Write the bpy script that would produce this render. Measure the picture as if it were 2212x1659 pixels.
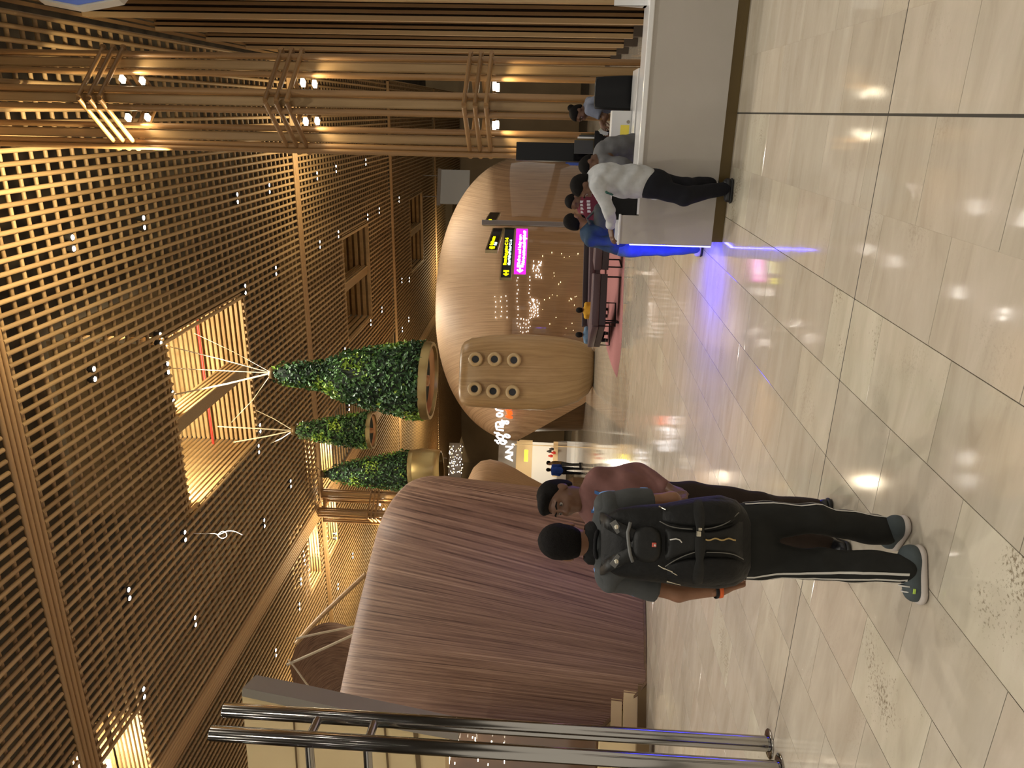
import bpy, bmesh, math, random
import numpy as np
from mathutils import Vector, Matrix
random.seed(7); RNG = np.random.default_rng(7)
for _o in list(bpy.data.objects): bpy.data.objects.remove(_o, do_unlink=True)
SC = bpy.context.scene; COL = SC.collection
# ------------------------------------------------------------------ camera (portrait shot stored sideways: picture left is up)
FPX = 1600.0; CZ = 1.65
_p, _r = math.radians(2.86), math.radians(2.23)
_F = Vector((0, math.cos(_p), math.sin(_p))); _U0 = Vector((0, -math.sin(_p), math.cos(_p))); _R0 = Vector((1, 0, 0))
_R = _R0*math.cos(_r) + _U0*math.sin(_r); _U = _U0*math.cos(_r) - _R0*math.sin(_r)
GA = math.radians(20.3)                                     # the hall's grid is world x/y; the camera looks 20 degrees left of the hall's axis
CAMR = Matrix.Rotation(GA, 3, 'Z') @ Matrix((-_U, _R, -_F)).transposed()
FH = Vector((-math.sin(GA), math.cos(GA), 0)); RH = Vector((math.cos(GA), math.sin(GA), 0))   # level forward and right of the camera
cam = bpy.data.cameras.new('camera'); camo = bpy.data.objects.new('camera', cam); COL.objects.link(camo)
cam.sensor_fit = 'HORIZONTAL'; cam.sensor_width = 36.0; cam.lens = 36.0*FPX/2212.0; cam.clip_end = 400
camo.matrix_world = Matrix.Translation((0, 0, CZ)) @ CAMR.to_4x4()
SC.camera = camo
# ------------------------------------------------------------------ world, view transform
W = bpy.data.worlds.new('hall_air'); SC.world = W; W.use_nodes = True
W.node_tree.nodes['Background'].inputs[0].default_value = (1.0, 0.92, 0.79, 1)
W.node_tree.nodes['Background'].inputs[1].default_value = 0.30
SC.view_settings.view_transform = 'Standard'; SC.view_settings.look = 'None'
SC.view_settings.gamma = 1.0; SC.view_settings.use_curve_mapping = False
SC.view_settings.exposure = 1.25
SC.cycles.max_bounces = 5; SC.cycles.diffuse_bounces = 3; SC.cycles.glossy_bounces = 3; SC.cycles.transmission_bounces = 4; SC.cycles.sample_clamp_indirect = 6.0
# power of the downlights of the hall (each twin fixture, its glow and the grid of them behind the camera)
P_DOWN = 170.0; WARM = (1.0, 0.94, 0.83)

# ------------------------------------------------------------------ measuring: a picture point at a depth, or where its line meets a level
def ray(x, y): return CAMR @ Vector(((x-1106)/FPX, (829.5-y)/FPX, -1.0))
def at(x, y, d):
    r = ray(x, y); return Vector((0, 0, CZ)) + r*(d/r.dot(FH))
def lev(x, y, z=0.0):
    r = ray(x, y); return Vector((0, 0, CZ)) + r*((z-CZ)/r.z)
D1 = Vector((0, 1, 0)); D2 = Vector((1, 0, 0))      # the building grid: s runs down the hall, t to the right
def gp(s, t, z=0.0): return D1*s + D2*t + Vector((0, 0, z))
def gst(p): return p.dot(D1), p.dot(D2)
GROT = 0.0

# ------------------------------------------------------------------ materials
def mat(name, col, rough=0.5, metal=0.0, emit=None, es=0.0, spec=0.5, coat=0.0, alpha=None):
    m = bpy.data.materials.new(name); m.use_nodes = True
    b = m.node_tree.nodes['Principled BSDF']
    b.inputs['Base Color'].default_value = (*col, 1); b.inputs['Roughness'].default_value = rough
    b.inputs['Metallic'].default_value = metal; b.inputs['Specular IOR Level'].default_value = spec
    if coat: b.inputs['Coat Weight'].default_value = coat; b.inputs['Coat Roughness'].default_value = 0.05
    if emit: b.inputs['Emission Color'].default_value = (*emit, 1); b.inputs['Emission Strength'].default_value = es
    return m
def N(m, t, **kw):
    n = m.node_tree.nodes.new(t)
    for k, v in kw.items():
        if k in n.inputs: n.inputs[k].default_value = v
        else: setattr(n, k, v)
    return n
def L(m, a, b): m.node_tree.links.new(a, b)
def bsdf(m): return m.node_tree.nodes['Principled BSDF']
def ramp(m, stops):
    r = N(m, 'ShaderNodeValToRGB'); e = r.color_ramp.elements
    while len(e) < len(stops): e.new(0.5)
    for i, (p, c) in enumerate(stops): e[i].position = p; e[i].color = (*c, 1)
    return r
def noisy(name, c0, c1, scale=(1, 1, 1), nscale=4.0, rough=0.5, detail=4.0, bump=0.0, coords='Object', **kw):
    """two-tone procedural surface: stretched noise between two colours, optional fine relief"""
    m = mat(name, c0, rough, **kw)
    tc = N(m, 'ShaderNodeTexCoord'); mp = N(m, 'ShaderNodeMapping'); mp.inputs['Scale'].default_value = scale
    L(m, tc.outputs[coords], mp.inputs['Vector'])
    nz = N(m, 'ShaderNodeTexNoise', Scale=nscale, Detail=detail); L(m, mp.outputs[0], nz.inputs['Vector'])
    r = ramp(m, [(0.3, c0), (0.7, c1)]); L(m, nz.outputs['Fac'], r.inputs[0]); L(m, r.outputs[0], bsdf(m).inputs['Base Color'])
    if bump:
        bp = N(m, 'ShaderNodeBump', Strength=bump, Distance=0.02); L(m, nz.outputs['Fac'], bp.inputs['Height']); L(m, bp.outputs[0], bsdf(m).inputs['Normal'])
    return m
def bamboo(name, c0, c1, rough=0.45):
    """cane: per-piece tint plus long grain along local z"""
    m = mat(name, c0, rough)
    oi = N(m, 'ShaderNodeObjectInfo'); tc = N(m, 'ShaderNodeTexCoord')
    mp = N(m, 'ShaderNodeMapping'); mp.inputs['Scale'].default_value = (14, 14, 0.5); L(m, tc.outputs['Object'], mp.inputs[0])
    nz = N(m, 'ShaderNodeTexNoise', Scale=1.5, Detail=3.0); L(m, mp.outputs[0], nz.inputs['Vector'])
    ad = N(m, 'ShaderNodeMath', operation='MULTIPLY_ADD'); L(m, oi.outputs['Random'], ad.inputs[0]); ad.inputs[1].default_value = 0.45
    L(m, nz.outputs['Fac'], ad.inputs[2])
    r = ramp(m, [(0.35, c0), (0.95, c1)]); L(m, ad.outputs[0], r.inputs[0]); L(m, r.outputs[0], bsdf(m).inputs['Base Color'])
    return m

# ------------------------------------------------------------------ meshes and objects
class MB:
    """collects geometry; build() links it as one mesh object"""
    def __init__(s): s.v = []; s.f = []; s.mi = []; s.cur = 0
    def add(s, v, f):
        o = len(s.v); s.v += [tuple(p) for p in v]; s.f += [tuple(i+o for i in q) for q in f]; s.mi += [s.cur]*len(f); return s
    def box(s, c, d, rz=0.0, bev=0.0, M=None):
        hx, hy, hz = d[0]/2, d[1]/2, d[2]/2
        if bev <= 0:
            v = [Vector((x, y, z)) for x in (-hx, hx) for y in (-hy, hy) for z in (-hz, hz)]
            f = [(0, 1, 3, 2), (4, 6, 7, 5), (0, 4, 5, 1), (2, 3, 7, 6), (0, 2, 6, 4), (1, 5, 7, 3)]
        else:
            bm = bmesh.new(); bmesh.ops.create_cube(bm, size=1.0)
            for q in bm.verts: q.co = Vector((q.co.x*d[0], q.co.y*d[1], q.co.z*d[2]))
            bmesh.ops.bevel(bm, geom=bm.edges[:], offset=min(bev, min(d)*0.49), segments=2, affect='EDGES', profile=0.5)
            bm.verts.ensure_lookup_table(); v = [q.co.copy() for q in bm.verts]; f = [tuple(q.index for q in p.verts) for p in bm.faces]; bm.free()
        T = Matrix.Translation(c) @ (M.to_4x4() if M is not None else Matrix.Rotation(rz, 4, 'Z'))
        return s.add([T @ p for p in v], f)
    def tube(s, pts, r, n=10, caps=True, closed=False):
        pts = [Vector(p) for p in pts]; k = len(pts); rr = r if isinstance(r, (list, tuple)) else [r]*k
        v, f = [], []; up = None
        for i, p in enumerate(pts):
            if closed: d = pts[(i+1) % k] - pts[i-1]
            else: d = pts[min(i+1, k-1)] - pts[max(i-1, 0)]
            d.normalize()
            if up is None: up = d.orthogonal().normalized()
            up = (up - d*up.dot(d)); up = up.normalized() if up.length > 1e-6 else d.orthogonal().normalized()
            w = d.cross(up)
            for j in range(n):
                a = 2*math.pi*j/n; v.append(p + (up*math.cos(a) + w*math.sin(a))*rr[i])
        for i in range(k if closed else k-1):
            for j in range(n):
                a, b = i*n+j, i*n+(j+1) % n; c, e = ((i+1) % k)*n+(j+1) % n, ((i+1) % k)*n+j
                f.append((a, b, c, e))
        if caps and not closed: f += [tuple(range(n-1, -1, -1)), tuple(range((k-1)*n, k*n))]
        return s.add(v, f)
    def cyl(s, a, b, r, n=16): return s.tube([a, b], r, n)
    def lathe(s, prof, n=24, M=None, caps=False):
        v, f = [], []
        for r, z in prof:
            for j in range(n):
                a = 2*math.pi*j/n; v.append(Vector((r*math.cos(a), r*math.sin(a), z)))
        for i in range(len(prof)-1):
            for j in range(n): f.append((i*n+j, i*n+(j+1) % n, (i+1)*n+(j+1) % n, (i+1)*n+j))
        if caps: f += [tuple(range(n-1, -1, -1)), tuple(range((len(prof)-1)*n, len(prof)*n))]
        if M is not None: v = [M @ p for p in v]
        return s.add(v, f)
    def sphere(s, c, r, n=12, M=None):
        r = r if isinstance(r, (tuple, list)) else (r, r, r); v, f = [], []
        for i in range(n+1):
            th = math.pi*i/n
            for j in range(2*n):
                ph = math.pi*j/n; v.append(Vector((r[0]*math.sin(th)*math.cos(ph), r[1]*math.sin(th)*math.sin(ph), r[2]*math.cos(th))))
        for i in range(n):
            for j in range(2*n): f.append((i*2*n+j, (i+1)*2*n+j, (i+1)*2*n+(j+1) % (2*n), i*2*n+(j+1) % (2*n)))
        c = Vector(c)
        return s.add([(M @ p if M is not None else p) + c for p in v], f)
    def prism(s, poly, z0, z1, M=None):
        n = len(poly); v = [Vector((p[0], p[1], z0)) for p in poly] + [Vector((p[0], p[1], z1)) for p in poly]
        f = [tuple(range(n-1, -1, -1)), tuple(range(n, 2*n))] + [(i, (i+1) % n, n+(i+1) % n, n+i) for i in range(n)]
        return s.add([M @ p for p in v] if M is not None else v, f)
    def grid(s, rows, closed=False):
        h, w = len(rows), len(rows[0]); v = [p for r in rows for p in r]
        f = [(i*w+j, i*w+(j+1) % w, (i+1)*w+(j+1) % w, (i+1)*w+j) for i in range(h-1) for j in range(w if closed else w-1)]
        return s.add(v, f)
    def build(s, name, m, parent=None, loc=None, smooth=False, auto=None):
        me = bpy.data.meshes.new(name)
        o = Vector(loc) if loc is not None else Vector((0, 0, 0))
        base = o
        if parent is not None and loc is None: base = parent_loc(parent)
        vv = [(p[0]-base[0], p[1]-base[1], p[2]-base[2]) for p in s.v]
        me.from_pydata(vv, [], s.f)
        ms = m if isinstance(m, (list, tuple)) else [m]
        for q in ms: me.materials.append(q)
        if len(ms) > 1: me.polygons.foreach_set('material_index', s.mi)
        if smooth: me.polygons.foreach_set('use_smooth', [True]*len(me.polygons))
        me.update()
        ob = bpy.data.objects.new(name, me); COL.objects.link(ob)
        if parent is not None:
            ob.parent = parent
            if loc is not None: ob.location = o - parent_loc(parent)
        else: ob.location = base
        if auto is not None: edge_split(ob, auto)
        return ob
def edge_split(ob, deg):
    me = ob.data
    me.polygons.foreach_set('use_smooth', [True]*len(me.polygons))
    me.set_sharp_from_angle(angle=math.radians(deg))
def parent_loc(p):
    v = Vector((0, 0, 0))
    while p is not None: v += Vector(p.location); p = p.parent
    return v
def tag(o, label=None, cat=None, group=None, kind=None):
    if label: o['label'] = label
    if cat: o['category'] = cat
    if group: o['group'] = group
    if kind: o['kind'] = kind
    return o
def empty(name, loc, label=None, cat=None, group=None, kind=None, parent=None):
    o = bpy.data.objects.new(name, None); COL.objects.link(o); o.empty_display_size = 0.1
    if parent is not None: o.parent = parent; o.location = Vector(loc) - parent_loc(parent)
    else: o.location = Vector(loc)
    return tag(o, label, cat, group, kind)
def inst(name, me, M, parent=None):
    """an object that shares mesh data, put at world matrix M (parents here are never turned or scaled)"""
    o = bpy.data.objects.new(name, me); COL.objects.link(o)
    if parent is not None:
        o.parent = parent; M = Matrix.Translation(-parent_loc(parent)) @ M
    o.matrix_basis = M
    return o
def link_light(name, kind, loc, energy, color, parent=None, rot=None, **kw):
    d = bpy.data.lights.new(name, kind); d.energy = energy; d.color = color
    for k, v in kw.items(): setattr(d, k, v)
    o = bpy.data.objects.new(name, d); COL.objects.link(o)
    if parent is not None: o.parent = parent; o.location = Vector(loc) - parent_loc(parent)
    else: o.location = loc
    if rot is not None: o.rotation_euler = rot
    return o
def frame_from(zdir, xhint=Vector((1, 0, 0))):
    z = Vector(zdir).normalized(); x = Vector(xhint); x = (x - z*x.dot(z)).normalized(); y = z.cross(x)
    return Matrix((x, y, z)).transposed()
def rod_matrix(a, b, r):
    a, b = Vector(a), Vector(b); d = b - a
    R = frame_from(d, Vector((0, 0, 1)) if abs(d.normalized().z) < 0.9 else Vector((1, 0, 0))).to_4x4()
    return Matrix.Translation((a+b)/2) @ R @ Matrix.Diagonal((r, r, d.length, 1))
def unit_rod(n=8):
    mb = MB(); mb.lathe([(1, -0.5), (1, 0.5)], n, caps=True)
    me = bpy.data.meshes.new('cane'); me.from_pydata([tuple(v) for v in mb.v], [], mb.f)
    me.polygons.foreach_set('use_smooth', [len(p.vertices) == 4 for p in me.polygons]); me.update()
    return me
def text_mesh(mb, txt, M, size=1.0, extrude=0.004, align='LEFT', bold=0.0, maxw=None):
    cu = bpy.data.curves.new('lettering', 'FONT'); cu.body = txt; cu.size = size; cu.extrude = extrude; cu.align_x = align; cu.offset = bold; cu.resolution_u = 3
    o = bpy.data.objects.new('lettering', cu); COL.objects.link(o)
    dg = bpy.context.evaluated_depsgraph_get(); me = bpy.data.meshes.new_from_object(o.evaluated_get(dg))
    wd = max((q.co.x for q in me.vertices), default=1.0)
    kx = min(1.0, maxw/wd) if maxw else 1.0
    v = [M @ Vector((q.co.x*kx, q.co.y, q.co.z)) for q in me.vertices]; f = [tuple(p.vertices) for p in me.polygons]
    bpy.data.objects.remove(o); bpy.data.curves.remove(cu); bpy.data.meshes.remove(me)
    return mb.add(v, f)
# ================================================================== materials of the setting
M_ROD = bamboo('cane_ceiling', (0.27, 0.165, 0.07), (0.56, 0.38, 0.185), 0.5)
M_BEAM = bamboo('cane_beam', (0.33, 0.19, 0.08), (0.56, 0.36, 0.17), 0.5)
M_COLM = bamboo('cane_column', (0.19, 0.10, 0.037), (0.34, 0.195, 0.08), 0.4)
M_COLB = noisy('column_board', (0.30, 0.19, 0.08), (0.38, 0.25, 0.115), (8, 8, 0.4), 3.0, 0.45)
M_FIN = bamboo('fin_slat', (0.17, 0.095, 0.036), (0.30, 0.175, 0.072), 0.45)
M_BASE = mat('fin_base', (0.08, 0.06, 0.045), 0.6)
M_PLEN = noisy('plenum_dark', (0.030, 0.022, 0.012), (0.075, 0.055, 0.032), (1, 1, 1), 1.3, 0.9)
M_LAMP = mat('lamp_glow', (1, 1, 1), 0.5, emit=(1.0, 0.95, 0.86), es=45.0)
M_LAMPW = mat('warm_lamp_glow', (1, 1, 1), 0.5, emit=(1.0, 0.88, 0.66), es=3.5)
M_HOUS = mat('lamp_housing', (0.05, 0.045, 0.04), 0.4)
for _m in (M_LAMP, M_LAMPW): _m.cycles.emission_sampling = 'NONE'
M_RED = mat('red_pipe', (0.65, 0.05, 0.03), 0.45)
H = 10.0                                                     # underside of the cane ceiling
SB = [10.1 + 13.95*k for k in range(-1, 5)]                  # cross beams
CANE = unit_rod(8); CANE.materials.append(M_ROD)
CANEB = unit_rod(10); CANEB.materials.append(M_BEAM)
CANEC = unit_rod(12); CANEC.materials.append(M_COLM)

# ================================================================== floor
def granite(name):
    m = mat(name, (0.5, 0.44, 0.35), 0.12, spec=0.5)
    oi = N(m, 'ShaderNodeObjectInfo'); at_ = N(m, 'ShaderNodeAttribute', attribute_name='tint'); ge = N(m, 'ShaderNodeNewGeometry')
    rn = N(m, 'ShaderNodeMath', operation='ADD'); L(m, oi.outputs['Random'], rn.inputs[0]); L(m, at_.outputs['Fac'], rn.inputs[1])
    wn = N(m, 'ShaderNodeTexWhiteNoise', noise_dimensions='1D'); L(m, rn.outputs[0], wn.inputs['W'])
    sc = N(m, 'ShaderNodeVectorMath', operation='MULTIPLY_ADD'); L(m, wn.outputs['Color'], sc.inputs[0]); sc.inputs[1].default_value = (30, 30, 0); L(m, ge.outputs['Position'], sc.inputs[2])
    mp = N(m, 'ShaderNodeMapping'); mp.inputs['Rotation'].default_value = (0, 0, 0.75); mp.inputs['Scale'].default_value = (0.7, 3.2, 1); L(m, sc.outputs[0], mp.inputs[0])
    n1 = N(m, 'ShaderNodeTexNoise', Scale=1.6, Detail=6.0, Roughness=0.62, Distortion=0.8); L(m, mp.outputs[0], n1.inputs['Vector'])
    r1 = ramp(m, [(0.22, (0.38, 0.33, 0.265)), (0.42, (0.465, 0.415, 0.34)), (0.58, (0.51, 0.46, 0.385)), (0.80, (0.58, 0.53, 0.45))]); L(m, n1.outputs['Fac'], r1.inputs[0])
    n2 = N(m, 'ShaderNodeTexNoise', Scale=55.0, Detail=3.0, Roughness=0.7); L(m, sc.outputs[0], n2.inputs['Vector'])
    n4 = N(m, 'ShaderNodeTexNoise', Scale=2.2, Detail=2.0); L(m, sc.outputs[0], n4.inputs['Vector'])
    mu = N(m, 'ShaderNodeMath', operation='MULTIPLY'); L(m, n2.outputs['Fac'], mu.inputs[0]); L(m, n4.outputs['Fac'], mu.inputs[1])
    r2 = ramp(m, [(0.34, (0, 0, 0)), (0.44, (1, 1, 1))]); L(m, mu.outputs[0], r2.inputs[0])
    rk = ramp(m, [(0.0, (0.22,)*3), (0.88, (0.22,)*3), (0.92, (1, 1, 1))]); L(m, wn.outputs['Value'], rk.inputs[0])
    mk = N(m, 'ShaderNodeMath', operation='MULTIPLY'); L(m, r2.outputs[0], mk.inputs[0]); L(m, rk.outputs[0], mk.inputs[1])
    mx = N(m, 'ShaderNodeMixRGB', blend_type='MULTIPLY'); mx.inputs[0].default_value = 1.0
    mx.inputs[0].default_value = 0.0
    L(m, mk.outputs[0], mx.inputs[0]); L(m, r1.outputs[0], mx.inputs[1]); mx.inputs[2].default_value = (0.42, 0.38, 0.33, 1)
    # whole tiles differ: a few greyer, a few pinker, one or two pale and speckled
    r3 = ramp(m, [(0.0, (0.97, 0.95, 0.90)), (0.25, (1.0, 0.97, 0.93)), (0.5, (1.02, 1.0, 0.96)), (0.78, (1.06, 1.0, 0.95)), (0.93, (1.12, 1.12, 1.05))]); L(m, wn.outputs['Value'], r3.inputs[0])
    m2 = N(m, 'ShaderNodeMixRGB', blend_type='MULTIPLY'); m2.inputs[0].default_value = 1.0; L(m, mx.outputs[0], m2.inputs[1]); L(m, r3.outputs[0], m2.inputs[2])
    L(m, m2.outputs[0], bsdf(m).inputs['Base Color'])
    n3 = N(m, 'ShaderNodeTexNoise', Scale=3.0, Detail=3.0); L(m, ge.outputs['Position'], n3.inputs['Vector'])
    rr = ramp(m, [(0.3, (0.05,)*3), (0.7, (0.10,)*3)]); L(m, n3.outputs['Fac'], rr.inputs[0]); L(m, rr.outputs[0], bsdf(m).inputs['Roughness'])
    return m
M_GRAN = granite('polished_granite')
M_GROUT = mat('floor_joint', (0.10, 0.085, 0.06), 0.7)
TW, TL = 0.474, 0.69
mb = MB(); mb.box((0, 0, 0), (TW-0.005, TL-0.005, 0.02))
# chamfered tile, top at z = 0
def tile_mesh():
    w, l, c = TW/2-0.0018, TL/2-0.0016, 0.0010
    v = [(sx*w, sy*l, z) for z in (-0.02, -c) for sx, sy in ((-1, -1), (1, -1), (1, 1), (-1, 1))] + [(sx*(w-c), sy*(l-c), 0) for sx, sy in ((-1, -1), (1, -1), (1, 1), (-1, 1))]
    f = [(0, 3, 2, 1)] + [(a, (a+1) % 4, 4+(a+1) % 4, 4+a) for a in range(4)] + [(4+a, 4+(a+1) % 4, 8+(a+1) % 4, 8+a) for a in range(4)] + [(8, 9, 10, 11)]
    return v, f
tv, tf = tile_mesh()
TILE = bpy.data.meshes.new('tile'); TILE.from_pydata(tv, [], tf); TILE.materials.append(M_GRAN); TILE.update()
fl = MB(); fl.box(gp(25, -9, -0.075), (64, 90, 0.12), GROT)
floor = tag(fl.build('floor', M_GROUT, loc=(0, 0, 0)), kind='structure')
tiles = []
for c in range(-52, 34):
    t0 = 0.016 + TW*c + TW/2
    off = (0.0, 0.31, 0.52, 0.17)[c % 4]
    for k in range(-12, 68):
        s0 = 4.07 + TL*k + off + (TL/2)
        if s0 < -3 or s0 > 46: continue
        gap = 0.0
        t1 = t0 + (0.004 if c == 0 else (-0.004 if c == -1 else 0))
        p = gp(s0, t1); v = CAMR.transposed() @ (p - Vector((0, 0, CZ)))
        if v.z < -0.5:
            px, py = 1106 + FPX*v.x/-v.z, 829.5 - FPX*v.y/-v.z
            vis = -60 < px < 2280 and -60 < py < 1720
        else: vis = False
        tiles.append((0 if vis else 1, p.length, p, c, k))
tiles.sort(key=lambda q: (q[0], q[1]))
for q in tiles[:300]:
    inst('floor_tile', TILE, Matrix.Translation(q[2]) @ Matrix.Rotation(GROT, 4, 'Z'), floor)
rest = MB(); tint = []
Rz = Matrix.Rotation(GROT, 3, 'Z')
for q in tiles[300:]:
    rest.add([q[2] + Rz @ Vector(p) for p in tv[4:]], [tuple(i-4 for i in f) for f in tf[5:]])
    tint += [random.random()]*8
ro = rest.build('floor_tile_field', M_GRAN, floor); ro['kind'] = 'stuff'
a_ = ro.data.attributes.new('tint', 'FLOAT', 'POINT'); a_.data.foreach_set('value', tint)

M_JOINT = mat('movement_joint', (0.035, 0.03, 0.022), 0.6)
jb = MB(); jb.box((0.016, 22, -0.0095), (0.013, 50, 0.02)); jb.build('joint_strip', M_JOINT, floor)
jb = MB(); jb.box((-5, 4.07, -0.0096), (24, 0.0075, 0.02)); jb.build('joint_strip', M_JOINT, floor)
# ================================================================== ceiling of crossed canes
ce = MB(); ce.box(gp(26, -7, 12.9), (62, 90, 0.1), GROT)
ceiling = tag(ce.build('ceiling', M_PLEN, loc=(0, 0, 0)), kind='structure')
COFF = [(s0 + 4.85, s0 + 8.95, -9.1, -4.9) for s0 in SB[1:5]]       # square light wells in the middle of the bays
SLOTS = [(10.5, 11.75, -13.75, -12.05), (24.5, 25.8, -13.7, -11.4), (24.5, 25.8, -16.6, -14.5), (22.3, 23.5, -16.6, -14.5)]
def cut(a, b, lo, hi): # pieces of [a,b] outside (lo,hi)
    r = []
    if lo > a: r.append((a, min(lo, b)))
    if hi < b: r.append((max(hi, a), b))
    return [x for x in r if x[1]-x[0] > 0.05]
def pieces(a, b, q, axis):
    segs = [(a, b)]
    for (s0, s1, t0, t1) in COFF + SLOTS:
        lo, hi, c0, c1 = (s0, s1, t0, t1) if axis == 's' else (t0, t1, s0, s1)
        if c0 < q < c1: segs = [y for x in segs for y in cut(x[0], x[1], lo, hi)]
    return segs
big, small = [], []
RT = 0.197; RS = 0.355; RR = 0.040
for b in range(len(SB)-1):
    a0, a1 = SB[b] + 0.24, SB[b+1] - 0.24
    if b == 0: a0 = 4.5
    t = 1.25
    while t > -30:
        if not (-14.3 < t < -13.75) and not (b == 0 and t < -14.3):
            for (x, y) in pieces(a0, a1, t, 's'):
                tgt = big if (t > -13.9 and b in (0, 1, 2) and not (b == 0 and t > -3)) else small
                tgt.append((gp(x, t, H), gp(y, t, H), RR))
        t -= RT
    s = a0 + 0.15
    while s < a1:
        for (lo, hi) in ((-29.5, -14.3), (-13.8, 1.25)):
            for (x, y) in pieces(lo, hi, s, 't'):
                tgt = big if (b == 1 and hi > 0) else small
                tgt.append((gp(s, x, H+0.075), gp(s, y, H+0.075), RR*0.95))
        s += RS
big = big[:300] if len(big) <= 300 else (big[:300]); 
nb = len(big)
for (p, q, r) in big: inst('bamboo_rod', CANE, rod_matrix(p, q, r), ceiling)
mb = MB()
for (p, q, r) in small: mb.tube([p, q], r, 6, caps=False)
o = mb.build('bamboo_rod_field', M_ROD, ceiling, smooth=True); o['kind'] = 'stuff'
# beams: bundles of thicker canes, across and along the hall
for s0 in SB[1:5]:
    for (lo, hi) in ((-29.5, -14.3), (-13.8, 1.2)):
        e = empty('cross_beam', gp(s0, (lo+hi)/2, H), parent=ceiling)
        for i in range(4): inst('bamboo_rod', CANEB, rod_matrix(gp(s0 - 0.17 + 0.113*i, lo, H-0.02), gp(s0 - 0.17 + 0.113*i, hi, H-0.02), 0.046), e)
for (lo, hi) in ((SB[1]+0.2, SB[2]-0.2), (SB[2]+0.2, SB[3]-0.2), (SB[3]+0.2, SB[4]-0.2)):
    e = empty('long_beam', gp((lo+hi)/2, -14.05, H), parent=ceiling)
    for i in range(6): inst('bamboo_rod', CANEB, rod_matrix(gp(lo, -14.3 + 0.1*i, H-0.03), gp(hi, -14.3 + 0.1*i, H-0.03), 0.052), e)
# light wells: four walls of stacked slats, a slatted divider, a red pipe
M_WELL = bamboo('well_slat', (0.46, 0.29, 0.12), (0.66, 0.45, 0.21), 0.5)
SLAT = bpy.data.meshes.new('slat'); sb_ = MB(); sb_.box((0, 0, 0), (1, 1, 1)); SLAT.from_pydata([tuple(v) for v in sb_.v], [], sb_.f); SLAT.materials.append(M_WELL); SLAT.update()
def slat(a, b, w, h, parent, me=SLAT, name='slat'):
    a, b = Vector(a), Vector(b); d = b - a
    y = d.normalized(); z = Vector((0, 0, 1)) if abs(y.z) < 0.9 else D1
    x = y.cross(z).normalized(); z = x.cross(y)
    return inst(name, me, Matrix.Translation((a+b)/2) @ Matrix((x, y, z)).transposed().to_4x4() @ Matrix.Diagonal((w, d.length, h, 1)), parent)
for ci, (s0, s1, t0, t1) in enumerate(COFF[:3]):
    w = empty('light_well', gp((s0+s1)/2, (t0+t1)/2, H), parent=ceiling)
    nsl = 17 if ci == 0 else 9; dz = 2.35/nsl
    for k in range(nsl):
        z = H + 0.06 + dz*k
        slat(gp(s1, t0, z), gp(s1, t1, z), 0.05, dz*0.55, w)           # far wall
        slat(gp(s0, t0, z), gp(s1, t0, z), 0.05, dz*0.55, w)           # left wall
        if k % 2 == 0: slat(gp(s0, t1, z), gp(s1, t1, z), 0.05, dz*0.55, w); slat(gp(s0, t0, z), gp(s0, t1, z), 0.05, dz*0.55, w)
    bx = MB(); bx.box(gp((s0+s1)/2, -6.95, H+0.35), (0.34, s1-s0, 0.5), GROT); bx.build('divider', M_COLB, w)
    for k in range(5): slat(gp(s0, -6.75, H+0.1+0.12*k), gp(s1, -6.75, H+0.1+0.12*k), 0.03, 0.06, w)
    bx = MB()
    for (a, b, c, d) in ((s1+0.12, s1+0.16, t0, t1), (s0, s1, t0-0.16, t0-0.12), (s0-0.16, s0-0.12, t0, t1), (s0, s1, t1+0.12, t1+0.16)):
        bx.box(gp((a+b)/2, (c+d)/2, H+1.3), (abs(d-c), abs(b-a), 2.6), GROT)
    bx.build('well_lining_blocker', M_COLB, w)  # backing boards; near and right ones added unseen to stop light leaking
    if ci == 0: rp = MB(); rp.tube([gp(s1-0.35, t0, H+1.15), gp(s1-0.35, t1, H+1.15)], 0.035, 8); rp.build('red_pipe', M_RED, w)
    if ci == 0:
        for tt in (-5.6, -8.1):
            link_light('well_lamp', 'AREA', gp(s0+0.35, tt, H+0.35), 85, (1.0, 0.86, 0.60), w, rot=(math.radians(105), 0, GROT), shape='RECTANGLE', size=1.4, size_y=0.25)
for (s0, s1, t0, t1) in SLOTS:
    w = empty('light_slot', gp((s0+s1)/2, (t0+t1)/2, H), parent=ceiling)
    for k in range(7):
        z = H + 0.05 + 0.1*k
        slat(gp(s1, t0, z), gp(s1, t1, z), 0.05, 0.055, w); slat(gp(s0, t0, z), gp(s1, t0, z), 0.05, 0.055, w)
    n = int((s1-s0)/0.11)
    for k in range(n): slat(gp(s0+0.06+0.11*k, t0, H+0.72), gp(s0+0.06+0.11*k, t1, H+0.72), 0.05, 0.05, w)
    lp = MB(); lp.box(gp((s0+s1)/2-0.1, (t0+t1)/2, H+0.35), (0.55, 0.07, 0.05), GROT); lp.build('tube_lamp', M_LAMP, w)
    link_light('slot_lamp', 'POINT', gp((s0+s1)/2-0.1, (t0+t1)/2, H+0.2), 40, (1.0, 0.86, 0.6), w, shadow_soft_size=0.15)

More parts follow.
